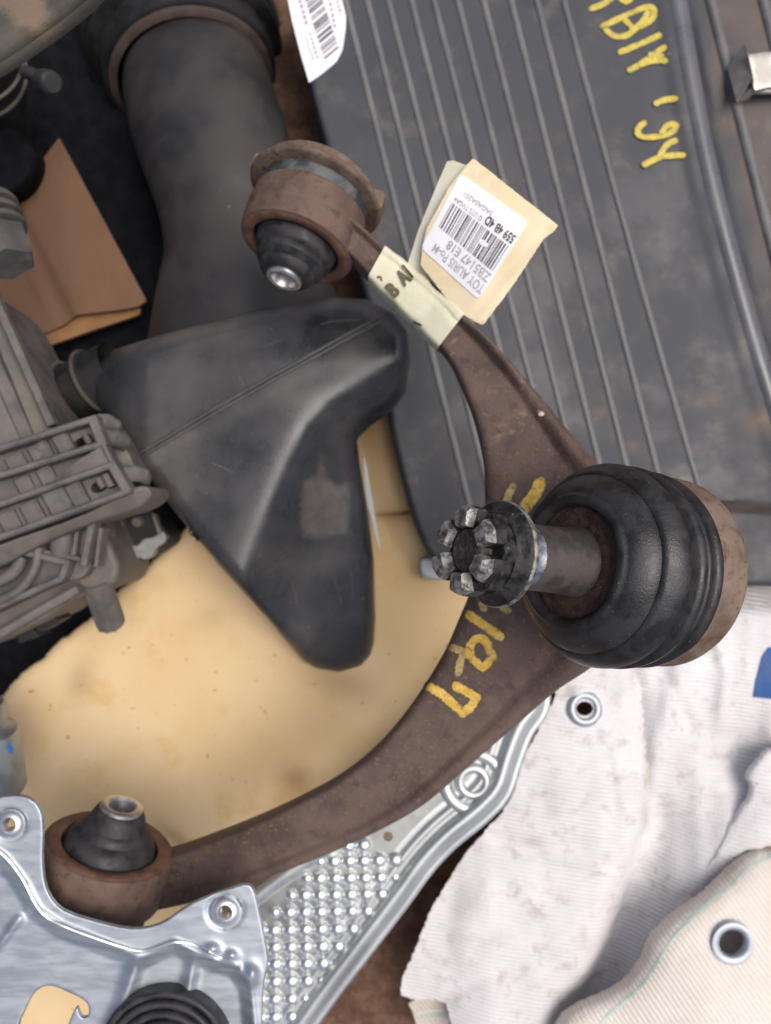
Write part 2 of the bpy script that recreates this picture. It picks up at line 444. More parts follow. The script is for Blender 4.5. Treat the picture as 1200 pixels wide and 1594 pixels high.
M['marker'] = surf('brown_black_marker', (.045, .04, .012), (.085, .07, .03), 200, (.5, .6), 0, .05, 400)
M['cover'] = surf('dusty_cover', (.10, .105, .092), (.20, .185, .15), 26, (.55, .8), .1, .5, 400, .3, .7, tint=((.33, .25, .175),), c3=(.15, .125, .085))
M['can'] = surf('dull_aluminium', (.33, .37, .41), (.46, .50, .53), 60, (.35, .5), .8, .1, 500)
M['bluedot'] = surf('blue_dot', (.03, .16, .55), (.04, .2, .6), 60, (.5, .6))
M['clipmetal'] = surf('spring_steel_clip', (.40, .385, .35), (.52, .50, .46), 80, (.3, .45), .75, .15, 500)
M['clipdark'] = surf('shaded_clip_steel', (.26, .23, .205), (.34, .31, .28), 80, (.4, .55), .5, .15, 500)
M['milky'] = surf('milky_clip', (.36, .41, .43), (.45, .49, .5), 60, (.35, .5), 0, .1, 500)
M['conn'] = surf('grey_connector', (.20, .20, .20), (.34, .33, .32), 90, (.45, .6), 0, .2, 500)

# ------------------------------------------------------------------ ground
gv = [(-30, -30, -.004), (30, -30, -.004), (30, 30, -.004), (-30, 30, -.004)]
struct(obj('ground', (gv, [(0, 1, 2, 3)]), M['soil'], loc=(0, 0, -.004)))

# black felt mat under the left pile
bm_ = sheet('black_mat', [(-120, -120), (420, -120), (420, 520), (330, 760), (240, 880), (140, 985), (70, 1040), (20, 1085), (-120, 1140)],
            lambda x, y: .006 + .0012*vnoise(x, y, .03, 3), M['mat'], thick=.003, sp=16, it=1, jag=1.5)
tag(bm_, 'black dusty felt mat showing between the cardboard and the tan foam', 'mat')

# ------------------------------------------------------------------ tan foam
def stain_shade_foam(x, y):
    s = 0*x
    for cx, cy, rx, ry, k, a in [(460, 1212, 26, 20, .75, 0), (462, 1208, 10, 8, .5, 0), (125, 1060, 22, 40, .5, .3), (275, 1305, 12, 38, .7, -.9), (690, 870, 50, 22, .45, -.8), (655, 900, 40, 25, .3, 0),
                                 (525, 1060, 60, 26, .55, .3), (40, 1130, 40, 60, .25, .4), (330, 960, 30, 18, .3, -.3), (610, 800, 60, 20, .5, 0), (240, 905, 20, 14, .3, 0), (380, 1300, 90, 10, .15, -.4)]:  # smudges, plus painted shade on the foam below the duct's lower end
        c_, s_ = math.cos(a), math.sin(a); dx, dy = x-cx, y-cy; u = (dx*c_+dy*s_)/rx; v = (-dx*s_+dy*c_)/ry
        s = np.maximum(s, .8*k*np.exp(-(u*u+v*v)))
    return s
fo = sheet('foam_slab', [(-80, 1260), (-40, 1150), (2, 1085), (28, 1050), (72, 1022), (88, 1000), (110, 985), (150, 955), (200, 905), (262, 852), (350, 760), (480, 740), (560, 800), (640, 800), (700, 790), (800, 900), (800, 1100), (640, 1380), (560, 1420), (430, 1470), (380, 1560), (330, 1700), (-80, 1700)],
           lambda x, y: .034 + .0016*vnoise(x, y, .012, 11), M['foam'], bottom=.004, sp=9, er=16, ez=.005, it=2, attr={'tint': stain_shade_foam}, jag=.8)
tag(fo, 'large soiled tan foam slab lying under the rusty control arm', 'foam slab')
fo2 = sheet('foam_block', [(480, 560), (760, 560), (790, 880), (690, 790), (640, 797), (590, 806), (520, 812)],
            lambda x, y: .030 + .0012*vnoise(x, y, .015, 5), M['foam'], bottom=.003, sp=9, er=12, ez=.004, it=1,
            attr={'tint': lambda x, y: .16+.35*np.exp(-((y-690)/40.)**2)+.5*np.exp(-((y-803)/7.)**2)})  # overall shade and a band under the panel edge painted in; dark joint below
tag(fo2, 'narrow tan foam block between the black duct and the ribbed panel', 'foam block')

# ------------------------------------------------------------------ tarps
crease = [(975, 960), (990, 1060), (1003, 1180), (1008, 1290), (990, 1330), (965, 1420), (920, 1520), (880, 1590), (850, 1680)]
fold2 = [(1080, 960), (1035, 1120), (1010, 1200), (1000, 1300)]
def ztarp(x, y):
    P = np.stack([x, y], 1); dd, sg = polydist(P, crease, closed=False)
    right = (x > np.interp(y, [c[1] for c in crease], [c[0] for c in crease]))
    amp = sstep(1150, 1340, y)
    left = np.where(~right, np.sqrt(np.clip(1-np.clip(1-dd/46, 0, 1)**2, 0, 1)), 0)
    zl = .052 + .009*np.exp(-((x-900)/120.)**2-((y-1200)/160.)**2) + .003*vnoise(x, y, .013, 21)
    zr = .052 - .018*amp*np.exp(-(dd/70.)**2) + .010*sstep(0, 200, dd)*amp + .0015*vnoise(x, y, .016, 22)
    z = np.where(right, zr, zl - amp*.018*(1-left))
    d2, _ = polydist(P, fold2, closed=False)
    z = z + .0035*np.exp(-(d2/16.)**2)*sstep(1310, 1240, y) - .003*np.exp(-(dd/10.)**2)*(1-amp)*sstep(930, 1030, y)
    z = z - .009*np.exp(-((x-1160)/60.)**2-((y-1150)/70.)**2)
    z = z - .006*sstep(1390, 1560, y)*sstep(720, 640, x) - .006*sstep(1250, 1330, y)*sstep(760, 690, x)
    for pl_, am, wd in ([(850, 1330), (930, 1352), (995, 1372)], .0016, 6), ([(760, 1300), (840, 1322), (905, 1318)], -.0014, 7), ([(930, 1120), (960, 1180), (972, 1260)], .0014, 6), ([(1040, 1060), (1075, 1130), (1120, 1150), (1180, 1140)], -.0022, 8), ([(1100, 960), (1130, 1050), (1120, 1120)], .0020, 7), ([(690, 1440), (760, 1462), (860, 1470)], .0013, 7), ([(1000, 1230), (1060, 1215), (1120, 1225)], .0018, 6), ([(720, 1540), (800, 1500), (870, 1500)], -.0012, 8):
        d3, _ = polydist(P, pl_, closed=False); z = z + am*np.exp(-(d3/wd)**2)
    z = z - .026*sstep(965, 900, y) + .0008*np.abs(vnoise(x, y, .035, 85))
    z = z + .0005*vnoise(x, y, .055, 81) + .00045*vnoise(x, y*.5, .11, 82) + .0014*np.exp(-((np.hypot(x-910, y-1103)-24)/9.)**2)*vnoise(x, y, .12, 83)
    return z
def stain_crease_tarp(x, y):
    s = 0*x
    for cx, cy, rx, ry, k in [(870, 1395, 18, 22, .5), (865, 1265, 9, 8, .55), (830, 1310, 18, 9, .55), (908, 1455, 6, 16, .6), (1005, 1270, 7, 22, .7), (1010, 1200, 6, 40, .6), (1000, 1230, 30, 30, .2), (985, 1050, 6, 30, .5),
                              (700, 1365, 20, 30, .4), (660, 1450, 14, 40, .4), (1150, 1130, 50, 30, .35), (800, 1290, 40, 14, .35), (930, 1340, 90, 14, .25), (640, 1555, 40, 8, .5), (720, 1420, 50, 20, .2), (1017, 1180, 4, 16, .7), (1005, 1215, 4, 14, .7), (1040, 1268, 40, 4, .4), (987, 1045, 4, 16, .6), (1060, 1190, 8, 26, .25), (1110, 1240, 30, 6, .4), (930, 1060, 25, 8, .2), (1060, 1250, 60, 10, .3)]:  # spots, plus darker lines drawn along the creases
        s = np.maximum(s, k*(.28 if rx*ry > 250 else .8)*np.exp(-((x-cx)/rx)**2-((y-cy)/ry)**2))
    return s
def ell(cx, cy, rx, ry, n=10): return [(cx+rx*math.cos(2*math.pi*i/n), cy+ry*math.sin(2*math.pi*i/n)) for i in range(n)]
tw = thing('woven_tarp', 'white woven tarpaulin with steel eyelet and blue print, below the ball joint', 'tarpaulin', W(900, 1250, .03))
tarp = sheet('cloth', [(860, 840), (870, 1080), (846, 1120), (815, 1180), (795, 1250), (740, 1310), (712, 1345), (690, 1385), (668, 1420), (655, 1458), (640, 1490), (622, 1535), (628, 1556), (690, 1556), (700, 1575), (706, 1640), (900, 1660), (1300, 1640), (1300, 840)],
             ztarp, M['tarp'], tw, thick=.0012, holes=[ell(910, 1103, 14, 12)], sp=8, it=1, attr={'tint': stain_crease_tarp}, sharp=60, holeround=False, jag=.9)
bt = bvh_of(tarp)
pt = lambda x, y, l: onto(bt, x, y, l, .05)
def grommet(cx, cy, rr, z, ax, parent, hole):
    g = [(hole*1.0, -.002), (hole, .0006), (hole*1.12, .0016), (hole*1.35, .0021), (hole*1.6, .0018), (rr*.9, .0010), (rr, .0001), (rr*1.0, -.0006)]
    return obj('eyelet', lathe(g, W(cx, cy, z), ax, 40), M['zinc'], parent)
zc_ = float(ztarp(np.array([925.]), np.array([1103.]))[0])
grommet(910, 1103, .0098, zc_+.0004, (.10, .12, 1), tw, .0051)
bl = sheet('blue_print', [(1172, 1085), (1176, 1060), (1186, 1022), (1196, 1008), (1260, 1000), (1260, 1095), (1200, 1088)], lambda x, y: ztarp(x, y)+.0006, M['blue'], tw, thick=.0004, sp=8, it=0)

def zcream(x, y):
    P = np.stack([x, y], 1)
    return .076 + .006*sstep(1340, 1500, y)*sstep(950, 1120, x) + .004*vnoise(x, y, .011, 31) - .003*np.exp(-((x-1210)/70.)**2-((y-1335)/40.)**2)
creamo = [(838, 1680), (860, 1600), (885, 1568), (925, 1552), (960, 1535), (985, 1512), (1000, 1488), (1008, 1462), (1030, 1436), (1058, 1414), (1090, 1392), (1118, 1366), (1140, 1342), (1165, 1325), (1190, 1320), (1300, 1316), (1300, 1680)]
tc_ = thing('woven_tarp', 'cream woven tarpaulin with green stripe and oval eyelet at the bottom right corner', 'tarpaulin', W(1080, 1500, .07))
cream = sheet('cloth', creamo, zcream, M['cream'], tc_, thick=.0014, holes=[ell(1139, 1466, 21, 25)], sp=8, er=46, ez=.013, it=1, sharp=60, holeround=False, jag=.7,
              attr={'tint': lambda x, y: np.maximum(.55*np.exp(-((x-1135)/26.)**2-((y-1352)/22.)**2), .45*(1-sstep(0, 13, polydist(np.stack([x, y], 1), creamo[2:16], closed=False)[0])))})
bc = bvh_of(cream)
grommet(1139, 1467, .0108, float(zcream(np.array([1139.]), np.array([1467.]))[0])+.0004, (.0, .0, 1), tc_, .0066)
obj('stripe', strokes([[(925, 1610), (945, 1582), (985, 1548), (1010, 1520), (1030, 1487), (1065, 1440), (1105, 1403), (1140, 1378), (1165, 1352), (1200, 1333), (1240, 1320)]], 4.2, lambda x, y, l: onto(bc, x, y, l, .1), .15), M['stripe'], tc_)
# torn flap of cloth at right edge
fl = sheet('torn_flap', [(1158, 1205), (1172, 1190), (1190, 1168), (1210, 1160), (1280, 1150), (1280, 1330), (1210, 1315), (1150, 1330), (1085, 1385), (1060, 1405), (1110, 1330), (1140, 1270), (1172, 1232)],
           lambda x, y: .058+.006*sstep(1100, 1200, x)+.002*vnoise(x, y, .02, 8), M['tarp'], thick=.0012, sp=9, er=8, ez=.004, it=1, attr={'tint': lambda x, y: 0*x}, jag=1.0)
tag(fl, 'small torn white cloth flap at right edge between the two tarpaulins', 'cloth')
sm = sheet('striped_scrap', [(632, 1556), (700, 1552), (706, 1570), (690, 1620), (652, 1620), (645, 1580)], lambda x, y: .030 - .00012*(y-1556), M['cream'], thick=.001, sp=7, it=1, attr={'tint': lambda x, y: .4+0*x})
sm.name = 'cloth_scrap'; tag(sm, 'small cream cloth scrap with faint green stripe at the bottom edge beside the metal panel', 'cloth')
bs = bvh_of(sm); obj('stripe', strokes([[(650, 1578), (670, 1573), (692, 1574)], [(655, 1588), (672, 1584), (690, 1585)]], 3, lambda x, y, l: onto(bs, x, y, l, .03)), M['stripe'], sm)

# ------------------------------------------------------------------ dimpled metal panel
dp = thing('dimpled_metal_panel', 'galvanised metal panel with rows of round dimples and a rolled rim', 'metal panel', W(560, 1420, .06))
rimo = [(850, 1050), (846, 1105), (822, 1140), (803, 1190), (788, 1235), (755, 1272), (706, 1312), (668, 1352), (630, 1404), (575, 1476), (520, 1548), (470, 1618)]
zdim = lambda x, y: .078 + 0*x
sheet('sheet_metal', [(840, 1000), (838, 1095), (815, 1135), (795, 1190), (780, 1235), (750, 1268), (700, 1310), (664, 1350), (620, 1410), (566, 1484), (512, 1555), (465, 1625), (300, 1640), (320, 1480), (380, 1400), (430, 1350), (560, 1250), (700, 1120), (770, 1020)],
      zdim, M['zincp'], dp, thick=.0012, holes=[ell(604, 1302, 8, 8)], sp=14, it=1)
def edge_loft(name, path, prof, mat, parent, z0, n=6, side=1):
    """pressed profile run along a path of photo pixels; prof: (offset px, height mm)"""
    P = resample(spline(path, n), 6, closed=False)
    for _ in range(3): P[1:-1] = (P[:-2]+2*P[1:-1]+P[2:])/4
    T = np.gradient(P, axis=0); T /= np.linalg.norm(T, axis=1)[:, None]; N = np.stack([-T[:, 1], T[:, 0]], 1)*side
    rows_ = [[W(*(P[i]+N[i]*o), z0+h*.001) for o, h in prof] for i in range(len(P))]
    V = [p for r_ in rows_ for p in r_]; m_ = len(prof)
    Fc = [(i*m_+k, i*m_+k+1, (i+1)*m_+k+1, (i+1)*m_+k) for i in range(len(P)-1) for k in range(m_-1)]
    return obj(name, (V, Fc), mat, parent, sharp=75)
halfround = lambda c, r_, h, n=9: [(c+r_*math.cos(math.pi-math.pi*k/n), h*math.sin(math.pi*k/n)) for k in range(n+1)]
edge_loft('rolled_rim', rimo, [(-9, -1.2), (-8, -.3), (-7, .25), (-4, .3), (0, .35), (1.5, 1.0), (3, 2.6), (6, 4.8), (11, 6.4), (16, 6.8), (21, 6.3), (25, 4.9), (28, 3.0), (30, 1.6), (32, 1.2), (36, 1.15), (39, 1.8), (42, 2.1), (45, 1.9), (48, 1.0), (51, .3), (54, .12), (60, .08)], M['zincw'], dp, .078, side=1)
edge_loft('left_rim', [(360, 1432), (392, 1402), (428, 1374), (470, 1346), (540, 1300)], [(-12, .05)] + halfround(0, 11, 4.2) + [(14, .1)], M['zincw'], dp, .0782)
dp.children[-1].name = 'rolled_rim'
for rr_, hh_, ww_ in ((.0142, .0030, .0034), (.0068, .0028, .0026)):
    obj('pressed_ring', lathe([(rr_+ww_*math.cos(t_), hh_*math.sin(t_)) for t_ in np.linspace(0, math.pi, 10)], W(736, 1216, .0782), (0, 0, 1), 56), M['zincw'], dp)
b0 = None
rows = [(415, [405, 465]), (475, [297, 350, 410, 465, 523, 588]), (541, [245, 295, 355, 412, 470, 530, 587]), (605, [186, 237, 297, 355, 415, 475, 535, 580]), (670, [121, 178, 238, 298, 358, 418, 480, 528]),
        (738, [65, 118, 180, 240, 301, 363, 424]), (805, [65, 120, 182, 242, 303, 366]), (870, [65, 123, 183, 244, 307, 358]), (937, [65, 122, 184, 246, 300]), (1005, [65, 121, 184, 238]), (1075, [65, 121, 186, 240]), (1140, [60, 121, 186])]
prof = [(.0042*math.cos(a), .0034*math.sin(a)) for a in np.linspace(0, math.pi/2, 7)]
for ry, xs in rows:
    for k, rx in enumerate(xs):
        px, py = 380+rx/2.5, 1150+(ry-(rx-300)*.02)/2.5
        z = float(zdim(np.array([px]), np.array([py]))[0]); p = W(px, py, z)
        sc = 1.0
        if rx in (297, 587, 245, 186, 580, 121, 528, 358, 300, 238, 240) and k in (0, len(xs)-1): sc = .72
        if b0 is None:
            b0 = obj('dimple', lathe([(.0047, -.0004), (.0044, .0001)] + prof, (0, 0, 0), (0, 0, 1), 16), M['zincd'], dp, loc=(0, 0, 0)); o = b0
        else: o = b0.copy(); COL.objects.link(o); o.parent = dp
        o.location = p - Vector(dp.location); o.scale = (sc, sc, sc)

# ------------------------------------------------------------------ ribbed black panel
pn = thing('ribbed_plastic_panel', 'large black ribbed plastic panel with yellow handwriting on it', 'plastic panel', W(850, 400, .03))
def U(x, y): return x - .25*(y-480)
RG = [(-90, 1033), (0, 1048), (150, 1074), (300, 1105), (478, 1152), (625, 1196), (760, 1240)]      # (y, x) of the rounded ridge
def zpan(x, y):
    u = U(x, y); ur = 1150 + .0*y
    xr = np.interp(y, [c[0] for c in RG], [c[1] for c in RG])
    z = .060 + .0016*sstep(-40, -12, x-xr) - .010*sstep(6, 34, x-xr)
    z = z - .009*sstep(778, 800, y - .06*(x-1140))*sstep(1060, 1100, x)
    z = z + .0004*vnoise(x, y, .01, 41)
    return z
def stain_pan(x, y):
    s = 0*x
    for cx, cy, rx, ry, k in [(1105, 622, 22, 10, .55), (1185, 655, 26, 20, .9), (1165, 650, 30, 8, .5), (985, 695, 12, 10, .55), (937, 642, 9, 7, .45), (1093, 705, 7, 6, .5), (1150, 790, 60, 7, .75), (1120, 800, 30, 12, .6), (1130, 105, 22, 30, .75),
                              (1160, 195, 40, 20, .65), (1190, 330, 20, 90, .45), (1115, 60, 10, 60, .5), (960, 240, 5, 5, .4), (620, 150, 5, 5, .4), (705, 700, 20, 60, .12), (1180, 250, 25, 50, .55), (1150, 20, 20, 60, .4)]:
        s = np.maximum(s, k*np.exp(-((x-cx)/rx)**2-((y-cy)/ry)**2))
    s = np.maximum(s, .42*sstep(30, 75, x-np.interp(y, [c[0] for c in RG], [c[1] for c in RG]))*(.8+.4*vnoise(x, y, .04, 9)))
    return s
pbody = sheet('panel_body', [(436, -80), (455, 0), (480, 125), (507, 225), (560, 425), (598, 610), (618, 720), (640, 800), (664, 862), (690, 884), (760, 892), (900, 900), (1000, 906), (1130, 911), (1290, 915), (1330, 500), (1330, -80)],
              zpan, M['panel'], pn, bottom=.034, sp=6, er=9, ez=.004, it=1, attr={'tint': stain_pan})
for i, (x0, x1) in enumerate([(537, 655), (571, 690), (604, 726), (640, 761), (675, 797), (712, 833), (752, 872), (795, 914), (835, 958), (877, 1003)]):
    sl = (x1-x0)/480.; ye = 868 if i < 9 else 775
    pts = []
    for y in np.linspace(-70, ye, 60):
        x = x0 + sl*y + (.00002*y*y if i > 8 else 0); pts.append(W(x, y, float(zpan(np.array([x]), np.array([y]))[0]) - .0002))
    obj('rib', tube(pts, [.0019]*59+[.0010], 12, .72), M['rib'], pn)
bp_ = bvh_of(pbody); pp = lambda x, y, l: onto(bp_, x, y, l, .06)
z3 = lambda L: [[(800+x/3, y/3) for x, y in l] for l in L]
obj('yellow_writing', strokes(z3([[(360, 40), (410, 22), (445, 0), (470, -20)], [(500, -8), (525, 8), (545, -10)], [(415, 122), (480, 92), (560, 55), (620, 33), (652, 42), (648, 85), (605, 115), (570, 130), (535, 160), (490, 172), (450, 158), (428, 132)], [(520, 95), (545, 118), (560, 135), (600, 100), (625, 60)],
                             [(498, 243), (560, 218), (625, 190), (678, 165)], [(540, 327), (590, 300), (640, 262), (700, 222)], [(590, 302), (640, 285), (705, 283)], [(635, 258), (690, 262)], [(665, 482), (700, 468), (752, 460)],
                             [(608, 575), (584, 595), (578, 622), (600, 638), (645, 640), (690, 636), (735, 618), (758, 590), (745, 578), (712, 590), (690, 620)], [(610, 768), (650, 748), (700, 730), (790, 725)], [(682, 728), (695, 700), (720, 672), (752, 658)]]), 9.2, pp, .10, seed=3), M['ink'], pn, attr={'tint': STN[-1]})
obj('rounded_ridge', tube([W(x, y, .0566) for y, x in spline(RG, 6)], .0068, 28), M['gloss'], pn)
for uu in (1224, 1306):
    obj('flange_ridge', tube([W(uu+.25*(y-480), y, float(zpan(np.array([uu+.25*(y-480)]), np.array([float(y)]))[0])-.0008) for y in np.linspace(-75, 700 if uu < 1300 else 350, 40)], .0032, 12), M['rib'], pn)
# sticker with barcode on the panel's corner
stk = [(428, -60), (447, -5), (455, 35), (468, 85), (481, 129), (500, 116), (524, 96), (533, 78), (538, 45), (539, 15), (530, -15), (510, -60)]
sk = sheet('barcode_sticker', stk, lambda x, y: zpan(x, y)+.0005, M['white'], pn, thick=.0003, sp=8, it=0)
def quad(pts, put, l): return [put(x, y, l) for x, y in pts], [tuple(range(len(pts)))]
zs = lambda x, y, l: W(x, y, float(zpan(np.array([float(x)]), np.array([float(y)]))[0]) + .0006 + l)
bars = []; t = -.5; rb = random.Random(4)
while t < 1.0:
    wd = rb.choice([.012, .02, .03, .045]); Lp = lambda q: (476+30*q, 3+92*q); Rp = lambda q: (497+31*q, -15+92*q)
    a, b, c_, d_ = Lp(t), Rp(t), Rp(t+wd), Lp(t+wd); bars.append(quad([a, b, c_, d_], zs, .0001)); t += wd + rb.choice([.012, .02, .03, .05])
obj('barcode', join(*bars), M['print'], sk, smooth=False)
dash = []
for (x0, y0, x1, y1, n, ww) in [(466, -2, 478, 40, 5, 4.5), (482, 50, 495, 93, 6, 3), (475, 55, 488, 94, 8, 2), (512, -5, 522, 45, 6, 4), (523, -6, 530, 20, 4, 4)]:
    for k in range(n):
        ta, tb = (k+.1)/n, (k+.75)/n; nx, ny = .95*ww/2, -.31*ww/2
        ax_, ay_, bx_, by_ = x0+(x1-x0)*ta, y0+(y1-y0)*ta, x0+(x1-x0)*tb, y0+(y1-y0)*tb
        dash.append(quad([(ax_-nx, ay_-ny), (ax_+nx, ay_+ny), (bx_+nx, by_+ny), (bx_-nx, by_-ny)], zs, .0001))
obj('small_print', join(*dash), M['printgrey'], sk, smooth=False)

# spring clip on the panel's flange
cl = thing('spring_clip', 'bent steel spring clip on the flange of the ribbed panel at top right', 'clip', W(1170, 120, .05))
obj('clip_face', ([W(1132, 106, .055), W(1158, 68, .060), W(1171, 120, .066), W(1146, 158, .061), W(1134, 107, .0535), W(1160, 69, .0585), W(1173, 121, .0645), W(1148, 159, .0595)],
                  [(0, 1, 2, 3), (7, 6, 5, 4), (0, 1, 5, 4), (1, 2, 6, 5), (2, 3, 7, 6), (3, 0, 4, 7)]), M['clipdark'], cl, smooth=False)
sheet('clip_tongue', [(1160, 70), (1163, 84), (1190, 80), (1290, 78), (1290, 132), (1200, 136), (1172, 142), (1171, 120)], lambda x, y: .066+.0*x - .00003*(x-1170), M['clipmetal'], cl, thick=.0016, sp=10, it=0, er=3, ez=.0006)
obj('clip_foot', tube([W(1146, 158, .054), W(1160, 148, .058), W(1172, 140, .061), W(1195, 142, .06), W(1240, 140, .058)], [.0012, .0028, .0022, .0015, .0015], 10), M['clipmetal'], cl)
obj('clip_slot', beam(W(1126, 122, .0512), W(1136, 140, .0512), .005, .002), M['dark'], cl)

# ------------------------------------------------------------------ elbow pipe and resonator
du = thing('air_intake_duct', 'dusty black plastic air duct with elbow pipe and angular resonator box', 'air duct', W(400, 600, .03))
cen = spline([(300, 105, -.004), (306, 135, .014), (318, 180, .030), (336, 235, .040), (356, 305, .045), (370, 380, .045), (380, 460, .042), (392, 540, .036)], 8)
rad = spline([(.0405, 0), (.0420, 0), (.0425, 0), (.0415, 0), (.0395, 0), (.0400, 0), (.0490, 0), (.060, 0)], 8)[:, 0]
obj('elbow_pipe', tube([W(*p) for p in cen], list(rad), 56, .97), M['pipe'], du, sharp=60)
cax_ = axis_at(300, 130, (.22, 1), 42); cc_ = W(299, 122, .0125)
obj('collar', lathe([(.050, -.060), (.0580, -.055), (.0590, -.030), (.0575, -.027), (.0530, -.026), (.0530, -.0215), (.0560, -.0205), (.0570, -.0195), (.0570, -.0160), (.0555, -.0145), (.0505, -.0140), (.0500, -.011), (.0502, -.002), (.0498, 0), (.0480, .0010), (.042, .0012)], cc_, cax_, 72), M['dark'], du)
obj('grime_ring', lathe([(.0472, .0006), (.0474, .0022), (.0462, .0034), (.043, .0040)], cc_, cax_, 72), M['grime'], du)

ridge = [(760, 455), (612, 568), (560, 598), (508, 632), (478, 668), (452, 718), (425, 780), (398, 842), (378, 892), (350, 985)]
def rdist(x, y):
    dd, sg = polydist(np.stack([x, y], 1), ridge, closed=False); return dd*np.where(sg > 0, -1, 1)   # + = right/below the ridge
def zres(x, y):
    s = rdist(x, y); z0 = .104 - .00003*np.clip(560-y, 0, 200)
    z0 = z0 - .016*sstep(230, 120, x) 
    k = 9.0; soft = k*np.logaddexp(0, (s-4)/k)           # smooth kink at the ridge
    z = z0 - .00034*soft + .00016*80*np.logaddexp(0, (soft-95)/18.)*18/80
    z = z - .010*sstep(960, 1050, y)*sstep(330, 430, x)
    z = z + .0035*np.exp(-((x-478)/22.)**2-((y-1000)/26.)**2)
    z = z - .0030*np.exp(-(np.abs((x-400)*.60+(y-905)*.80)/16.)**2)*sstep(395, 440, x)*sstep(540, 480, x)*0
    return z + .0006*vnoise(x, y, .02, 61)
def stain_res(x, y):
    s = 0*x
    P = np.stack([x, y], 1)
    top, _ = polydist(P, [(200, 536), (400, 480), (530, 468), (585, 482)], closed=False)
    s = np.maximum(s, .95*np.exp(-(top/17.)**2)*(.8+.3*vnoise(x, y, .09, 2)))
    poly = [(498, 690), (512, 740), (525, 752), (545, 745), (548, 775), (545, 835), (520, 838), (482, 850), (466, 838), (464, 790), (468, 748), (490, 735)]
    dp_, _ = polydist(P, poly); ins = inside(P, poly)
    s = np.maximum(s, np.where(ins, sstep(0, 10, dp_)*.85*sstep(855, 820, y+.0*x), 0))
    sm_, _ = polydist(P, [(225, 725), (330, 665), (430, 610), (520, 560), (600, 512)], closed=False)
    s = np.maximum(s, .34*np.exp(-(sm_/16.)**2)*sstep(640, 560, x))
    le, _ = polydist(P, [(235, 745), (330, 880), (420, 985)], closed=False)
    s = np.maximum(s, .5*np.exp(-(le/9.)**2))
    s = np.maximum(s, .30*np.exp(-((x-320)/90.)**2-((y-600)/60.)**2))
    s = np.maximum(s, .34*np.exp(-((x-290)/55.)**2-((y-760)/70.)**2))
    for cx, cy, rx, ry, k in [(480, 625, 40, 24, .5), (545, 560, 40, 20, .5), (470, 870, 60, 30, .3)]:
        s = np.maximum(s, k*np.exp(-((x-cx)/rx)**2-((y-cy)/ry)**2))
    wipe = .5*np.exp(-((x-420)/45.)**2-((y-720)/60.)**2) + .5*np.exp(-((x-470)/60.)**2-((y-525)/28.)**2) + .4*np.exp(-((x-600)/30.)**2-((y-560)/50.)**2)
    s = s + .30*np.clip(vnoise(x, y, .024, 91)-.1, 0, 1) + .22*np.clip(vnoise(x, y, .07, 92)-.2, 0, 1)
    return np.clip(s-wipe*.6, 0, 1)
reso = sheet('resonator_box', [(130, 585), (175, 545), (260, 518), (400, 482), (520, 462), (570, 466), (612, 488), (634, 515), (638, 560), (632, 610), (610, 640), (578, 662), (556, 684), (560, 720), (572, 790), (582, 870), (584, 960), (582, 1000), (577, 1022), (562, 1038), (526, 1046), (492, 1040), (472, 1029), (440, 992), (420, 968), (340, 880), (275, 800), (222, 735), (165, 650)],
             zres, M['duct'], du, bottom=.036, sp=8, er=22, ez=.009, flare=.018, it=0, attr={'tint': stain_res}, sharp=50)
br = bvh_of(reso); pr = lambda x, y, l: onto(br, x, y, l, .1)
sp_ = resample(np.array([(214, 714), (226, 704), (330, 642), (430, 585), (520, 535), (592, 496)], float), 8, closed=False)
for off in (-3.2, 3.2):
    obj('seam', tube([pr(x+off*.5, y+off*.87, .0001) for x, y in sp_], .0009, 8), M['seam'], du)
obj('scratch', strokes([[(288, 806), (298, 822), (294, 828), (303, 836)], [(300, 830), (308, 842)]], 3, pr, .35, seed=9, lift0=.0002), M['dark'], du)
for k_, l_ in enumerate([[(300, 640), (340, 622)], [(262, 690), (268, 702)], [(372, 585), (380, 600)], [(500, 505), (520, 500), (560, 498)], [(520, 900), (532, 940)], [(545, 880), (550, 930)], [(455, 905), (462, 940)], [(330, 720), (362, 735)], [(410, 540), (440, 528)]]):
    obj('scratch', strokes([l_], 1.6, pr, .4, seed=30+k_, lift0=.0001), M['seam'], du)
# neck and rings
na = W(158, 588, .075); nb_ = W(70, 634, .066); nd = (nb_-na).normalized()
nl = (nb_-na).length
obj('neck', lathe([(.0150, -.010), (.0150, nl*.08), (.0165, nl*.1), (.0170, nl*.16), (.0150, nl*.2), (.0145, nl*.55), (.0145, nl*.58), (.0160, nl*.6), (.0165, nl*.68), (.0150, nl*.70), (.0150, nl*1.1)], na, nd, 40), M['dark'], du)
for q in (.13, .50):
    obj('neck_ring', lathe([(.0160, nl*q-.0009), (.0177, nl*q-.0006), (.0177, nl*q+.0006), (.0160, nl*q+.0009)], na, nd, 48), M['seam'], du)
ts = sheet('tape_strip', [(566, 705), (570, 722), (577, 765), (583, 800), (594, 858), (589, 852), (580, 815), (568, 765)], lambda x, y: .052+.00002*(y-700), M['milky'], du, thick=.0006, sp=6, it=1)

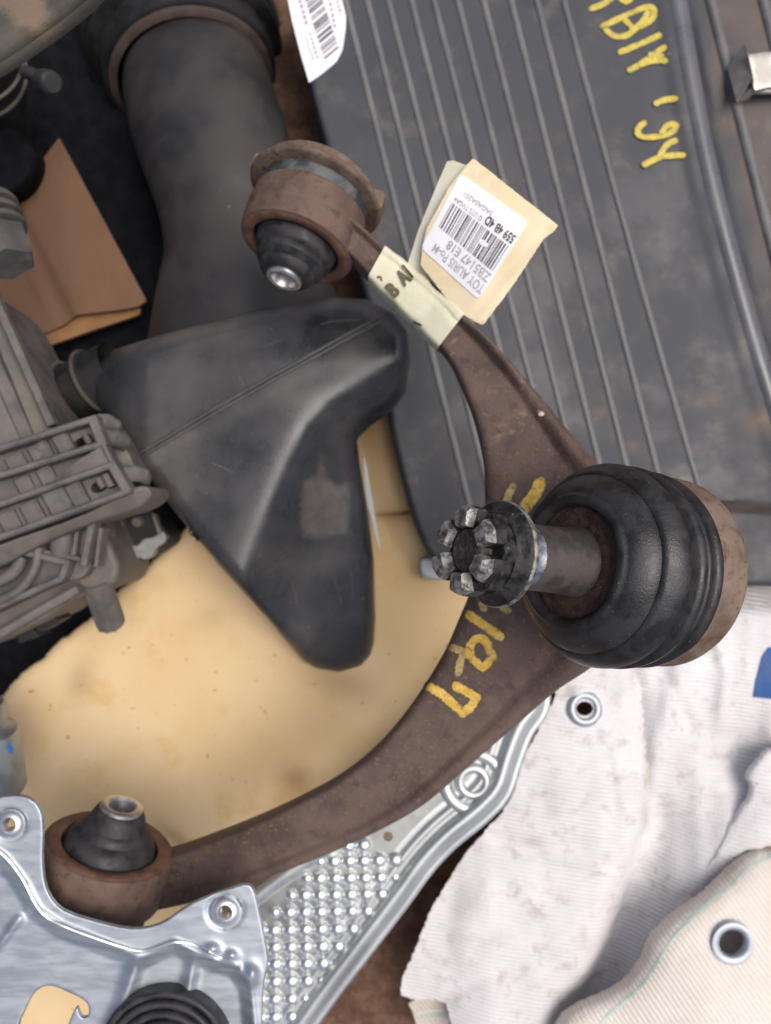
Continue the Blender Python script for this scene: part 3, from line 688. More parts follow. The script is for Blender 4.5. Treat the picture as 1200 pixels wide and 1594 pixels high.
# ------------------------------------------------------------------ cardboard, corner pieces at upper left
cb = thing('cardboard_flap', 'folded brown cardboard flap lying in shade at the left', 'cardboard', W(110, 430, .01))
zcb = lambda x, y: .030 + .0030*sstep(-5, 5, (x-88)*.90-(y-440)*.44) + .0010*np.exp(-(((x-60)*.90-(y-450)*.44)/6.)**2) + .0006*vnoise(x, y, .02, 4) - .00001*(y-400)
sheet('cardboard_top', [(-60, 330), (50, 270), (92, 214), (228, 468), (215, 477), (190, 482), (120, 490), (100, 506), (32, 535), (-60, 360)], zcb, M['card'], cb, thick=.0022, sp=8, it=0)
sheet('cardboard_under', [(10, 480), (120, 488), (219, 478), (216, 490), (150, 512), (90, 533), (38, 554), (28, 530)], lambda x, y: .0255+0*x, M['cardedge'], cb, thick=.003, sp=8, it=0)

cov = thing('dusty_cover', 'dusty grey green cover with tan dirt in the top left corner', 'cover', W(40, 20, .23))
sheet('cover_shell', [(-420, -300), (210, -300), (190, -60), (152, -4), (120, 24), (60, 68), (0, 108), (-80, 150), (-420, 220)], lambda x, y: .235 + .00018*np.clip(60-(x*.58+y*.81), -80, 200), M['cover'], cov, thick=.004, sp=12, er=24, ez=.006, it=1,
      attr={'tint': lambda x, y: .95*np.exp(-(np.abs((x-58)*.75-(y-45)*.4)+np.abs(y-25)*.55)/26.)+.5*np.exp(-((x-20)/60.)**2-((y+5)/30.)**2)})
kb = thing('round_knob', 'small dark round knob on a stub in the shade below the dusty cover', 'knob', W(72, 128, .07))
obj('knob_head', lathe([(.0, .006), (.0042, .0058), (.0056, .0044), (.0058, .002), (.0058, -.004), (.004, -.006)], W(74, 128, .09), axis_at(74, 128, (1, .2), 25), 32), M['pipe'], kb)
obj('knob_stub', tube([W(70, 128, .085), W(52, 116, .085), W(38, 112, .082)], .0032, 12), M['pipe'], kb)
cy = thing('ringed_canister', 'dark canister with two raised rings at left edge below the dusty cover', 'canister', W(-20, 180, .03))
obj('canister_body', lathe([(.030, -.05), (.030, .036), (.027, .040), (.0, .041)], W(-52, 120, .06), axis_at(-40, 150, (-.3, -1), 30), 48), M['dark'], cy)
for hh in (.012, .026):
    obj('canister_ring', lathe([(.0298, hh-.0012), (.0314, hh-.0007), (.0314, hh+.0007), (.0298, hh+.0012)], W(-52, 120, .06), axis_at(-40, 150, (-.3, -1), 30), 48), M['housingdark'], cy)
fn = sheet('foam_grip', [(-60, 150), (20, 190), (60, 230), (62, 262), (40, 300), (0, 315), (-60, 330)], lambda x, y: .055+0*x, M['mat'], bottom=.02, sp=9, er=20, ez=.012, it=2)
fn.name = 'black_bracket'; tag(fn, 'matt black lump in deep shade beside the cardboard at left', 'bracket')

hp = thing('hexagonal_plug', 'dusty grey hexagonal plug with ribbed collar at left edge over the cardboard', 'plug', W(5, 400, .10))
ha = axis_at(15, 410, (.22, .55), 55); hc = W(14, 412, .125)
a_, e1, e2 = frame(ha)
def hexa(r, h0, h1, ch, c, ax, rot=0, n=6, rin=None):
    a, f1, f2 = frame(ax); V = []; 
    for r_, h in ((r, h0), (r, h1-ch), (r-ch, h1)):
        for i in range(n):
            t = rot + 2*math.pi*i/n; V.append(Vector(c) + a*h + (f1*math.cos(t)+f2*math.sin(t))*r_)
    Fc = [(j*n+i, j*n+(i+1) % n, (j+1)*n+(i+1) % n, (j+1)*n+i) for j in range(2) for i in range(n)] + [tuple(range(n)), tuple(range(2*n, 3*n))]
    return V, Fc
obj('hex_head', hexa(.0128, -.016, 0, .001, hc, ha, .2), M['housingplast'], hp, smooth=False)
for k in range(3):
    obj('collar_rib', lathe([(.006, -.017-k*.006), (.0138, -.0175-k*.006), (.0144, -.019-k*.006), (.0138, -.0205-k*.006), (.006, -.021-k*.006)], hc, ha, 32), M['housingplast'], hp)

# ------------------------------------------------------------------ grey moulded housing at left
gh = thing('plastic_housing', 'dusty grey moulded plastic housing with slotted bracket at left edge', 'plastic housing', W(80, 800, .08))
zf = lambda v: (lambda x, y: v+0*x)
sheet('slope_plate', [(-80, 420), (0, 472), (28, 520), (62, 590), (92, 656), (60, 700), (-80, 740)], lambda x, y: .112 + .0*x - .00012*np.clip((x*.88-(y-560)*.46), -200, 200), M['housingplast'], gh, bottom=.06, sp=10, er=5, ez=.002, it=1)
for (xa, ya, xb, yb, ww) in [(-40, 398, 78, 662, .0040), (-40, 500, 44, 692, .0065), (-40, 575, 12, 694, .0030)]:
    obj('ridge', beam(W(xa, ya, .119), W(xb, yb, .116), ww, .006), M['housingplast'], gh)
# slotted bracket
base = sheet('bracket_floor', [(-80, 735), (0, 694), (146, 650), (158, 690), (178, 724), (202, 764), (120, 800), (0, 842), (-80, 875)], zf(.131), M['housingplast'], gh, bottom=.112, sp=10, it=0, holes=[[(108, 690), (140, 674), (147, 690), (116, 704)], [(138, 755), (168, 742), (176, 756), (146, 772)]])
for (xa, ya, xb, yb) in [(-80, 722, 147, 650), (-80, 764, 160, 689), (-80, 812, 176, 722), (-80, 864, 201, 763)]:
    P = [W(xa, ya, .141), W(xb, yb, .141)]
    obj('slat', beam(P[0], P[1], .0027, .0095, .0008), M['housingplast'], gh)
for (xa, ya, xb, yb, ww) in [(141, 648, 158, 694, .0042), (170, 720, 197, 766, .0040), (158, 690, 176, 726, .0022)]:
    obj('end_bar', beam(W(xa, ya, .1408), W(xb, yb, .1408), ww, .0090, .0008), M['housingplast'], gh)
obj('web_plate', ([W(120, 718, .1395), W(158, 694, .1395), W(174, 722, .1395), W(60, 764, .1340), W(120, 718, .133), W(158, 694, .133), W(174, 722, .133), W(60, 764, .132)], [(0, 1, 2, 3), (0, 1, 5, 4), (1, 2, 6, 5), (2, 3, 7, 6), (3, 0, 4, 7)]), M['housingplast'], gh, smooth=False)
for (x, y, wd, ln, hh) in [(96, 690, .012, 16, .1352), (62, 706, .016, 18, .1345), (24, 722, .014, 16, .1340), (70, 740, .012, 14, .1345), (36, 756, .012, 14, .1340), (118, 770, .012, 20, .1360), (88, 780, .018, 22, .1350), (48, 798, .014, 18, .1345), (12, 812, .014, 16, .1340), (133, 683, .004, 9, .1385), (166, 748, .005, 12, .1385), (156, 752, .006, 9, .135)]:
    obj('lug', beam(W(x-ln*.42, y-ln*.8, hh), W(x+ln*.42, y+ln*.8, hh), wd*.62, .007, .0012), M['housingplast'], gh)
for (x, y, dx, dy, r_) in [(163, 660, 18, 8, .0042), (176, 684, 18, 8, .0042), (206, 740, 20, 4, .0042)]:
    obj('tab', tube([W(x-12, y-6, .131), W(x+2, y-3, .131), W(x+dx-2, y+dy-4, .127), W(x+dx+3, y+dy+4, .120), W(x+dx+2, y+dy+12, .112)], [r_*.7, r_*.9, r_*.85, r_*.7, r_*.5], 12, .55), M['housingplast'], gh)
sheet('side_wall', [(150, 650), (168, 655), (200, 700), (214, 735), (205, 765), (160, 700)], zf(.122), M['housingplast'], gh, bottom=.10, sp=8, er=4, ez=.002, it=1)
sheet('underside_slab', [(-80, 880), (0, 846), (120, 806), (196, 768), (214, 756), (230, 757), (238, 766), (234, 778), (212, 794), (160, 808), (120, 824), (60, 850), (0, 885), (-80, 910)], lambda x, y: .1355 - .0002*np.clip(y-(842-.37*x), 0, 60), M['housingdark'], gh, bottom=.10, sp=7, er=5, ez=.002, it=1)
# lower moulded body
sheet('lower_tub', [(150, 800), (160, 812), (186, 868), (190, 890), (178, 914), (140, 925), (100, 945), (60, 975), (-80, 1030), (-80, 880), (60, 850)], zf(.104), M['housingdark'], gh, bottom=.05, sp=8, er=12, ez=.006, it=1)
sheet('lower_deck', [(-80, 880), (0, 858), (60, 838), (132, 808), (152, 806), (156, 830), (152, 870), (140, 885), (128, 902), (96, 905), (0, 952), (-80, 990)], zf(.114), M['housingplast'], gh, bottom=.09, sp=8, er=4, ez=.0015, it=1)
obj('curved_wall', tube([W(x, y, .1225) for x, y in spline([(-60, 948), (0, 934), (36, 912), (54, 884), (60, 852)], 6)], .0022, 10), M['housingplast'], gh)
obj('curved_wall', tube([W(x, y, .1215) for x, y in spline([(-60, 915), (-5, 905), (22, 890), (34, 866)], 6)], .0030, 10), M['housingplast'], gh)
for (xa, ya, xb, yb, ww, zz) in [(-40, 842, 104, 876, .0030, .124), (104, 872, 94, 900, .0028, .1235), (96, 900, -40, 960, .0030, .1225), (52, 856, 130, 872, .0020, .121), (142, 812, 128, 880, .0032, .124), (120, 818, 112, 872, .002, .120), (68, 845, 62, 868, .002, .119), (-60, 1020, 120, 916, .0042, .112), (156, 822, 148, 882, .002, .118)]:
    obj('rib', beam(W(xa, ya, zz), W(xb, yb, zz), ww, .010), M['housingplast'], gh)
obj('rounded_post', tube([W(98, 816, .120), W(96, 845, .121), W(94, 868, .118)], [.0045, .0052, .0045], 14, .8), M['housingplast'], gh)
pa, pb = W(152, 912, .098), W(172, 968, .080); pd = (pb-pa).normalized(); pl_ = (pb-pa).length
obj('peg', lathe([(.0072, -.006), (.0072, pl_), (.0064, pl_+.0004), (.0056, pl_-.001), (.0056, pl_-.012), (.0, pl_-.012)], pa, pd, 28), M['housingplast'], gh)
for k in range(3):
    a, f1, f2 = frame(pd); t_ = 1.0+k*.55; off = (f1*math.cos(t_)+f2*math.sin(t_))
    o_ = off if off.z > 0 else -off
    obj('peg_rib', beam(pa+o_*.0078, pb+o_*.0078, .0012, .002, up=o_), M['housingplast'], gh)
sheet('foot_tab', [(44, 966), (78, 948), (92, 966), (60, 986)], zf(.088), M['dark'], gh, bottom=.07, sp=6, er=2, ez=.001, it=0)
sheet('foot_tab', [(22, 984), (50, 974), (62, 990), (30, 1002)], zf(.086), M['dark'], gh, bottom=.07, sp=6, er=2, ez=.001, it=0)

# small wiring connector
wc = thing('wiring_connector', 'small black and grey wiring connector between the grey housing and black duct', 'connector', W(220, 830, .05))
sheet('connector_shell', [(165, 800), (180, 780), (230, 775), (250, 810), (268, 838), (250, 856), (205, 880), (185, 860)], zf(.066), M['dark'], wc, bottom=.038, sp=7, er=5, ez=.003, it=1)
sheet('locking_clip', [(186, 846), (196, 838), (204, 848), (214, 850), (222, 838), (240, 836), (250, 824), (260, 832), (258, 844), (244, 852), (238, 866), (226, 872), (214, 868), (200, 874), (190, 866)], zf(.0705), M['conn'], wc, thick=.006, sp=5, er=3, ez=.0015, it=1)
obj('pin', lathe([(.0030, -.004), (.0030, .002), (.0022, .003), (0, .003)], W(214, 812, .067), (0, 0, 1), 20), M['housingdark'], wc)
for xx in (183, 238):
    obj('connector_wall', beam(W(xx, 800, .071), W(xx+10, 832, .071), .002, .006), M['housingdark'], wc)

# milky clip end under the panel
mc = sheet('plastic_tab', [(652, 872), (662, 866), (700, 868), (705, 900), (664, 902), (654, 894)], zf(.046), M['milky'], bottom=.038, sp=5, er=5, ez=.003, it=1)
tag(mc, 'pale grey plastic tab poking out beside the castle nut on the foam', 'tab')

# aluminium can at left
ca = thing('aluminium_cylinder', 'dull aluminium cylinder with blue dot on the foam at left edge', 'cylinder', W(0, 1150, .05))
cax = axis_at(0, 1140, (-.15, -1), 62)
cbody = obj('cylinder_body', lathe([(.0, -.026), (.0155, -.026), (.0165, -.024), (.0165, .004), (.0155, .0075), (.0108, .0105), (.0102, .0115)], W(-22, 1160, .085), cax, 48), M['can'], ca)
obj('cylinder_neck', lathe([(.0100, .0105), (.0100, .0125), (.0118, .0135), (.0122, .015), (.0122, .021), (.0108, .0228), (.0, .0232)], W(-22, 1160, .085), cax, 48), M['can'], ca)
bq = bvh_of(cbody)
obj('blue_dot', strokes([[(15, 1163), (17, 1168)]], 9, lambda x, y, l: onto(bq, x, y, l, .1), .1), M['bluedot'], ca)

# ------------------------------------------------------------------ rusty control arm
ar = thing('control_arm', 'rusty forged steel control arm with ball joint and yellow paint marks', 'control arm', W(740, 900, .15))
ST = [  # inner px, outer px, z inner, z outer, thickness, rim height
 (503, 356, 482, 292, .174, .176, .022, .0004), (545, 396, 550, 336, .168, .170, .020, .0018), (580, 434, 609, 388, .160, .161, .015, .0022), (632, 484, 668, 434, .160, .160, .013, .0016), (684, 538, 724, 487, .163, .163, .013, .0040),
 (703, 562, 762, 523, .165, .166, .013, .0056), (722, 602, 802, 563, .168, .170, .013, .0050), (740, 650, 846, 612, .170, .174, .013, .0022), (752, 700, 892, 668, .171, .179, .013, .0040), (757, 742, 940, 722, .171, .187, .013, .0042),
 (757, 800, 990, 785, .169, .203, .014, .002), (750, 860, 1010, 880, .167, .208, .014, .001), (735, 920, 985, 985, .165, .202, .014, .001), (717, 965, 934, 1040, .163, .188, .014, .0020), (690, 1025, 872, 1082, .160, .171, .014, .0026),
 (642, 1102, 806, 1138, .157, .160, .014, .0028), (590, 1165, 736, 1198, .154, .154, .014, .0028), (528, 1216, 660, 1262, .149, .149, .014, .0028), (450, 1258, 570, 1311, .144, .144, .014, .0020), (380, 1290, 474, 1352, .139, .139, .015, .0020),
 (320, 1314, 386, 1383, .134, .134, .016, .0018), (268, 1334, 306, 1410, .130, .130, .018, .0014), (205, 1352, 225, 1428, .128, .127, .020, .0008)]
SP = spline(ST, 7)
def section(s, grow=0.0):
    ix, iy, ox, oy, zi, zo, th, rim = s
    prof = [(0, -.45*th), (.004, -.0030), (.022, -.0011), (.06, -.0002), (.12, 0), (.25, 0), (.40, 0), (.55, 0), (.64, -.0001), (.68, -.0006), (.715, -.0002), (.75, .5*rim), (.79, .88*rim), (.83, rim), (.875, .95*rim), (.92, .5*rim-.0009), (.96, -.0030), (.988, -.0060), (1, -.62*th),
            (.985, -.9*th), (.93, -th), (.5, -th), (.07, -th), (.015, -.85*th)]
    out = []
    for t, h in prof:
        z = zi+(zo-zi)*t; out.append(W(ix+(ox-ix)*t, iy+(oy-iy)*t, z) + Vector((0, 0, h)))
    if grow:
        c = sum(out, Vector())/len(out); out = [p + (p-c).normalized()*grow for p in out]
    return out
def loft(rows, caps=True):
    V = [p for r_ in rows for p in r_]; n = len(rows[0]); Fc = []
    for i in range(len(rows)-1):
        for k in range(n): q = (k+1) % n; Fc.append((i*n+k, i*n+q, (i+1)*n+q, (i+1)*n+k))
    if caps: Fc += [tuple(range(n)), tuple(range((len(rows)-1)*n, len(rows)*n))]
    return V, Fc
lv = loft([section(s) for s in SP])
ux = axis_at(464, 388, (-.36, .94), 60); uc = W(460, 387, .160)
lx = axis_at(172, 1312, (.30, -1), 60); lc = W(172, 1314, .132)
pxy = [(600+p.x*F/(H-p.z), 797-p.y*F/(H-p.z)) for p in lv[0]]
PX = np.array(pxy)
st = np.zeros(len(PX))
for cx, cy, rx, ry, k in [(842, 645, 5, 8, .95), (812, 592, 8, 6, .75), (848, 625, 14, 5, .6), (872, 645, 9, 7, .65), (865, 638, 8, 6, .5), (798, 585, 22, 10, .45), (700, 600, 20, 16, .2), (850, 690, 40, 14, .18)]:
    st = np.maximum(st, k*np.exp(-((PX[:, 0]-cx)/rx)**2-((PX[:, 1]-cy)/ry)**2))
ns_ = 23
for i_ in range(len(SP)):
    for k_ in (11, 12, 13, 14):  # rim crest: worn edge, with its highlight painted in
        if 4*7 <= i_ <= 9.5*7: st[i_*ns_+k_] = max(st[i_*ns_+k_], .30+.14*math.sin(i_*1.7+k_))
        elif i_ > 13*7: st[i_*ns_+k_] = max(st[i_*ns_+k_], .16+.1*math.sin(i_*1.1+k_))
arm = obj('arm_body', lv, M['rust'], ar, sharp=55, attr={'tint': st})
def eye(c, ax, r, ri, ln, name):
    return obj(name, lathe([(ri, -.012), (ri, -.0008), (ri+.0004, 0), (r-.0012, 0), (r-.0003, -.0006), (r, -.002), (r+.0004, -ln*.3), (r+.0006, -ln*.55), (r+.0002, -ln*.8), (r, -ln+.0012), (r-.0012, -ln), (ri, -ln)], c, ax, 72, .006, 3), M['eye'], ar)
eu = eye(uc, ux, .0240, .0187, .0205, 'bushing_eye'); el = eye(lc, lx, .0285, .0216, .0240, 'bushing_eye')
for c, ax, r, ri in ((uc, ux, .0240, .0187), (lc, lx, .0285, .0216)):
    obj('rust_lip', lathe([(ri-.0001, -.004), (ri-.0002, .0001), (ri+.0004, .0005), (r-.0016, .0005), (r-.0011, .0001)], c, ax, 64, .004, 5), M['rim'], ar)
# upper bushing
obj('rubber_cone', lathe([(.0186, -.006), (.0178, -.0025), (.0171, -.0010), (.0163, .0006), (.0161, .0034), (.0150, .0046), (.0142, .0052), (.0144, .0060), (.0142, .0080), (.0124, .0094), (.0116, .0099), (.0119, .0106), (.0112, .0124), (.0098, .0136), (.0090, .0139), (.0072, .0140)], uc, ux, 56), M['rubber'], ar)
obj('bush_sleeve', lathe([(.0074, .0132), (.0074, .0152), (.0066, .0158), (.0052, .0156), (.0048, .015), (.0046, .004), (0, .004)], uc, ux, 40), M['sleeve'], ar)
obj('bush_body', lathe([(.0218, -.018), (.0225, -.022), (.0230, -.0255), (.0234, -.027)], uc, ux, 64), M['greyplast'], ar)
wz = lathe([(.019, -.0252), (.0275, -.0250), (.0285, -.0255), (.0289, -.0262), (.0283, -.0272), (.019, -.0278)], uc, ux, 64, .008, 4)
wz2 = lathe([(.0252, -.0270), (.0252, -.0320), (.0244, -.0330), (.0, -.0330)], uc - ux*0 + Vector((-.0002, 0, .0)), ux, 64, .006, 8)
fl_ = obj('bush_flange', wz, M['housing'], ar)
obj('flange_cap', wz2, M['housing'], ar)
a, f1, f2 = frame(ux)
for px, py in ((584, 290), (425, 238)):
    dv = (W(px, py, .15) - (uc - ux*.0295)); dv = (dv - ux*dv.dot(ux)).normalized()
    c = uc - ux*.0295 + dv*.0285
    obj('flange_tab', beam(c - ux.cross(dv)*.0055, c + ux.cross(dv)*.0055, .009, .0055, .0014, up=dv), M['housing'], ar)
# lower bushing
obj('rubber_cone', lathe([(.0214, -.006), (.0206, -.0020), (.0194, .0010), (.0186, .0032), (.0172, .0048), (.0160, .0054), (.0150, .0060), (.0148, .0078), (.0136, .0094), (.0128, .0100), (.0124, .0120), (.0112, .0150), (.0102, .0168), (.0096, .0172), (.0090, .0172)], lc, lx, 56), M['rubber'], ar)
obj('bush_sleeve', lathe([(.0094, .0166), (.0094, .0184), (.0086, .0190), (.0066, .0190), (.0058, .0182), (.0056, .0040), (0, .004)], lc, lx, 40), M['sleeve'], ar)
obj('bush_body', lathe([(.0235, -.022), (.0245, -.027), (.0245, -.034), (.0230, -.036), (0, -.036)], lc, lx, 56), M['rubber'], ar)

# ball joint
BO = W(886, 874, .250); BA = Vector((-.815, .110, .578)).normalized()
mm = lambda L: [(r_*.001, (h if h > -8 else -8+(h+8)*.90)*.001) for r_, h in L]
obj('boot', lathe(mm([(15, -6), (17.0, -3), (17.3, -.8), (18.2, .4), (19.6, .5), (20.6, 0), (21.1, -.7), (21.6, -.8), (23.2, -1.6), (25.6, -3.9), (27.0, -6.0), (27.4, -6.9), (27.6, -7.4), (28.0, -7.3), (29.4, -9.0), (30.9, -11.6), (31.7, -14.0), (31.8, -15.6), (31.3, -17.2), (30.0, -18.3), (28.2, -19.0), (27.6, -19.9), (28.4, -20.7), (31.0, -21.2), (32.0, -22.6), (31.9, -24.2), (30.9, -25.4), (28.9, -25.9), (28.7, -26.4), (30.7, -26.8), (31.1, -27.8), (30.6, -28.8), (28.8, -29.2), (28.6, -29.8), (30.9, -30.5), (31.7, -31.8), (31.7, -33.6), (30.8, -35.2), (28.8, -36.8), (26, -37)]), BO, BA, 110, .006, 2), M['boot'], ar, sharp=70)
bb_ = bvh_of(ar.children[-1]); pb_ = lambda x, y, l: onto(bb_, x, y, l, .24)
for k_, l_ in enumerate([[(922, 762), (928, 748), (936, 738)], [(905, 764), (930, 770), (958, 780)], [(972, 782), (990, 800), (1004, 824)], [(1050, 770), (1075, 800)], [(902, 1004), (906, 1024)], [(930, 960), (990, 925)], [(1010, 985), (1040, 962)]]):
    obj('scuff', strokes([l_], 1.5, pb_, .5, seed=60+k_, lift0=.00012), M['rib'], ar)
obj('torn_pit', strokes([[(1064, 1000), (1070, 992), (1076, 988)], [(1060, 1006), (1072, 1002)]], 7, pb_, .6, seed=77, lift0=.0002), M['grit'], ar)
obj('ball_housing', lathe(mm([(27, -35), (29.4, -36.2), (30.0, -37.5), (30.0, -41), (30.6, -42.2), (31.2, -43.5), (31.2, -47.5), (30.4, -50), (28.2, -53), (24, -56), (18, -57.5), (0, -58)]), BO, BA, 90, .003, 6), M['housing'], ar)
obj('boot_washer', lathe(mm([(17.6, -2.2), (16.8, -1.7), (15.2, -1.5), (14.4, -1.9), (13.6, -1.8), (12.2, -1.4), (11.4, -1.6), (9, -1.6)]), BO, BA, 72, .004, 9), M['greasy'], ar)
obj('ball_stud', lathe(mm([(11.0, -3), (10.7, 0), (10.3, 2), (10.0, 6), (9.7, 14), (9.5, 19.5)]), BO, BA, 56), M['stud'], ar)
obj('stud_collar', lathe(mm([(9.5, 19.3), (9.2, 20.2), (8.9, 21.0), (8.8, 24.5), (9.2, 25.2), (9.6, 26), (9.6, 30)]), BO, BA, 56), M['polish'], ar)
obj('stud_end', lathe(mm([(6.3, 30), (6.3, 40.2), (5.9, 41.0), (4.5, 41.2), (2.5, 40.9), (0, 40.9)]), BO, BA, 40), M['grit'], ar)
nu = obj('castle_nut', join(lathe(mm([(8.6, 28.2), (14.2, 28.2), (14.9, 28.7), (15.05, 29.4), (14.8, 30.2), (13.6, 31.0), (12.2, 32.2), (11.4, 33.2), (10.4, 33.2)]), BO, BA, 72, .003, 1)), M['nut'], ar)
a, f1, f2 = frame(BA)
down = Vector((0, -1, 0)); down = (down - a*down.dot(a)).normalized(); right = a.cross(down); right = right if right.x > 0 else -right
def pol(ang, r_, h): t = R(ang); return BO + a*h*.001 + (right*math.cos(t) + down*math.sin(t))*r_*.001
P0 = 28
# hexagonal nut body with a bore
V, Fc = [], []
N6 = 6; rows_ = [(11.9, 32.0), (11.9, 37.0), (11.4, 37.6), (6.6, 37.6), (6.6, 33)]
for r_, h in rows_:
    for i in range(12):
        ang = P0 - 30 + 30*i + 0; rr = r_ if (r_ < 8 or i % 2 == 0) else r_*math.cos(R(30))*1.045
        V.append(pol(ang, rr, h))
for j in range(len(rows_)-1):
    for i in range(12): k = (i+1) % 12; Fc.append((j*12+i, j*12+k, (j+1)*12+k, (j+1)*12+i))
obj('nut_hex', (V, Fc), M['nut'], nu, sharp=25)
obj('flange_edge', lathe(mm([(14.75, 28.3), (15.15, 28.8), (15.25, 29.4), (15.0, 30.0), (14.5, 30.3)]), BO, BA, 72, .003, 1), M['flange'], nu)
rp = random.Random(12)
for k in range(6):
    c = P0 + 60*k + rp.uniform(-3, 3); hw0, hw1 = 22, 20; ht = 44.2 + rp.uniform(-.7, .7)
    V = []
    for (h, ro, ri_, hw) in ((37.2, 11.9, 6.4, hw0), (41.2, 11.8, 6.5, hw0), (ht-.8, 11.5, 6.7, hw1), (ht, 10.6, 7.2, hw1-3)):
        for (ang, r_) in ((-hw*.82, ro*1.0), (0, ro*1.06), (hw*.82, ro*1.0), (hw, ri_), (0, ri_*.98), (-hw, ri_)):
            V.append(pol(c+ang+rp.uniform(-.6, .6), r_+rp.uniform(-.12, .12), h+rp.uniform(-.12, .12)))
    Fc = [(j*6+i, j*6+(i+1) % 6, (j+1)*6+(i+1) % 6, (j+1)*6+i) for j in range(3) for i in range(6)] + [tuple(range(18, 24)), tuple(range(6))]
    pg = obj('prong', (V, Fc), M['prong'], nu, sharp=22)
    pg.data.materials.append(M['nut'])
    for p in pg.data.polygons:
        hz = (p.center + wloc(pg) - BO).dot(a)*1000
        if hz < 39.4: p.material_index = 1
# paint marks on the arm
ba = bvh_of(arm); pa_ = lambda x, y, l: onto(ba, x, y, l, .165)
z4 = lambda L: [[(560+x/4, 900+y/4) for x, y in l] for l in L]
obj('paint_mark', strokes(z4([[(668, 222), (740, 270), (810, 320), (872, 362)]]), 14, pa_, .16, seed=1), M['paint'], ar, attr={'tint': STN[-1]})
obj('paint_mark', strokes(z4([[(690, 470), (690, 420), (730, 375), (780, 390), (805, 440), (828, 490)], [(828, 490), (800, 520), (772, 555), (740, 540), (700, 500), (672, 455)]]), 13, pa_, .16, seed=2), M['paint'], ar, attr={'tint': STN[-1]})
obj('paint_mark', strokes(z4([[(560, 425), (600, 442), (655, 458)], [(640, 480), (622, 540), (612, 590)]]), 11, pa_, .18, seed=3), M['paintpale'], ar, attr={'tint': STN[-1]})
obj('paint_mark', strokes(z4([[(425, 672), (500, 715), (570, 775), (640, 840)], [(640, 840), (690, 800), (725, 750)], [(725, 745), (660, 705), (600, 672)]]), 14, pa_, .16, seed=4), M['paint'], ar, attr={'tint': STN[-1]})
obj('paint_mark', strokes([[(798, 757), (790, 775), (782, 800)]], 12, pa_, .12, seed=5), M['paintpale'], ar, attr={'tint': STN[-1]})
obj('paint_mark', strokes([[(841, 752), (832, 770), (815, 792)], [(815, 792), (800, 800)]], 19, pa_, .12, seed=6), M['paint'], ar, attr={'tint': STN[-1]})
obj('paint_mark', strokes([[(750, 940), (753, 946)], [(783, 946), (790, 950)]], 12, pa_, .15, seed=7), M['paintpale'], ar, attr={'tint': STN[-1]})
# mud flake
obj('mud_flake', lathe([(.0009, -.0003), (.0011, .0006), (.0005, .001), (0, .001)], pa_(842, 645, .0004), (0, .2, 1), 7, .12, 3), surf('pale_mud', (.5, .36, .26), (.6, .45, .34), 300, (.8, .9)), ar)

# ------------------------------------------------------------------ paper tag taped round the arm
tg = thing('paper_tag', 'cream paper tag with white barcode label taped round the control arm', 'tag', W(700, 430, .16))
i0, i1 = 2*7-1, 4*7
rows_t = []
for i in range(i0, i1+1):
    g = .0011 + .00022*math.sin(i*1.3) + .0001*math.sin(i*2.9)
    q_ = np.array(SP[i]); q_[4] += q_[7]*.55; q_[5] += q_[7]*.95; q_[7] = .0002
    r_ = section(q_, g)
    r_ = [p + Vector((0, 0, .00012*math.sin(k*1.7+i*.8))) for k, p in enumerate(r_)]
    rows_t.append(r_)
tv = loft(rows_t, caps=False)
tp = obj('tape_wrap', tv, M['masking'], tg, sharp=70)
bta = bvh_of(tp); ptp = lambda x, y, l: onto(bta, x, y, l, .165)
nrm_ = np.array([.766, -.643])
def zleaf(x, y):
    dn = (x-690)*.80 + (y-455)*(-.60)            # distance from arm along the tag
    return .1655 + .00011*dn - .00000022*np.clip(dn, 0, 300)**2 - .004*np.exp(-(polydist(np.stack([x, y], 1), [(742, 512), (800, 440), (872, 356)], closed=False)[0]/14.)**2) + .0004*vnoise(x, y, .05, 71)
sheet('back_leaf', [(634, 412), (652, 356), (680, 288), (696, 251), (706, 250), (722, 256), (745, 262), (735, 330), (700, 420), (660, 440)], lambda x, y: zleaf(x, y)-.0042, M['leafback'], tg, thick=.0004, sp=8, it=0)
lf = sheet('front_leaf', [(655, 413), (657, 386), (664, 356), (700, 290), (736, 246), (764, 268), (800, 297), (840, 328), (869, 351), (862, 360), (846, 372), (820, 412), (790, 456), (770, 482), (752, 506), (738, 500), (715, 486), (696, 466), (676, 440)], zleaf, M['leaf'], tg, thick=.0005, sp=7, it=0, jag=.25)
TL, TR, BL, BR = map(np.array, ((745., 467.), (655., 386.), (823., 345.), (717., 270.)))
def luv(u, v): return (TL*(1-u)*(1-v) + TR*u*(1-v) + BL*(1-u)*v + BR*u*v)
lab = []
for cu_, cv_, a0 in ((.06, .05, 180), (.94, .05, 270), (.94, .95, 0), (.06, .95, 90)):
    for k in range(5):
        t_ = R(a0 + 90*k/4); lab.append(tuple(luv(cu_+.06*math.cos(t_), cv_+.05*math.sin(t_))))
lb = sheet('barcode_label', lab, lambda x, y: zleaf(x, y)+.0004, M['white'], tg, thick=.0003, sp=7, it=0)
zl = lambda u, v, l=.0002: (lambda p: W(p[0], p[1], float(zleaf(np.array([p[0]]), np.array([p[1]]))[0])+.0004+l))(luv(u, v))
bars = []; u = .05; rb = random.Random(21)
while u < .93:
    wd = rb.choice([.008, .008, .014, .022]); bars.append(([zl(u, .335), zl(u+wd, .335), zl(u+wd, .66), zl(u, .66)], [(0, 1, 2, 3)])); u += wd + rb.choice([.008, .010, .016, .024])
obj('barcode', join(*bars), M['print'], lb, smooth=False)
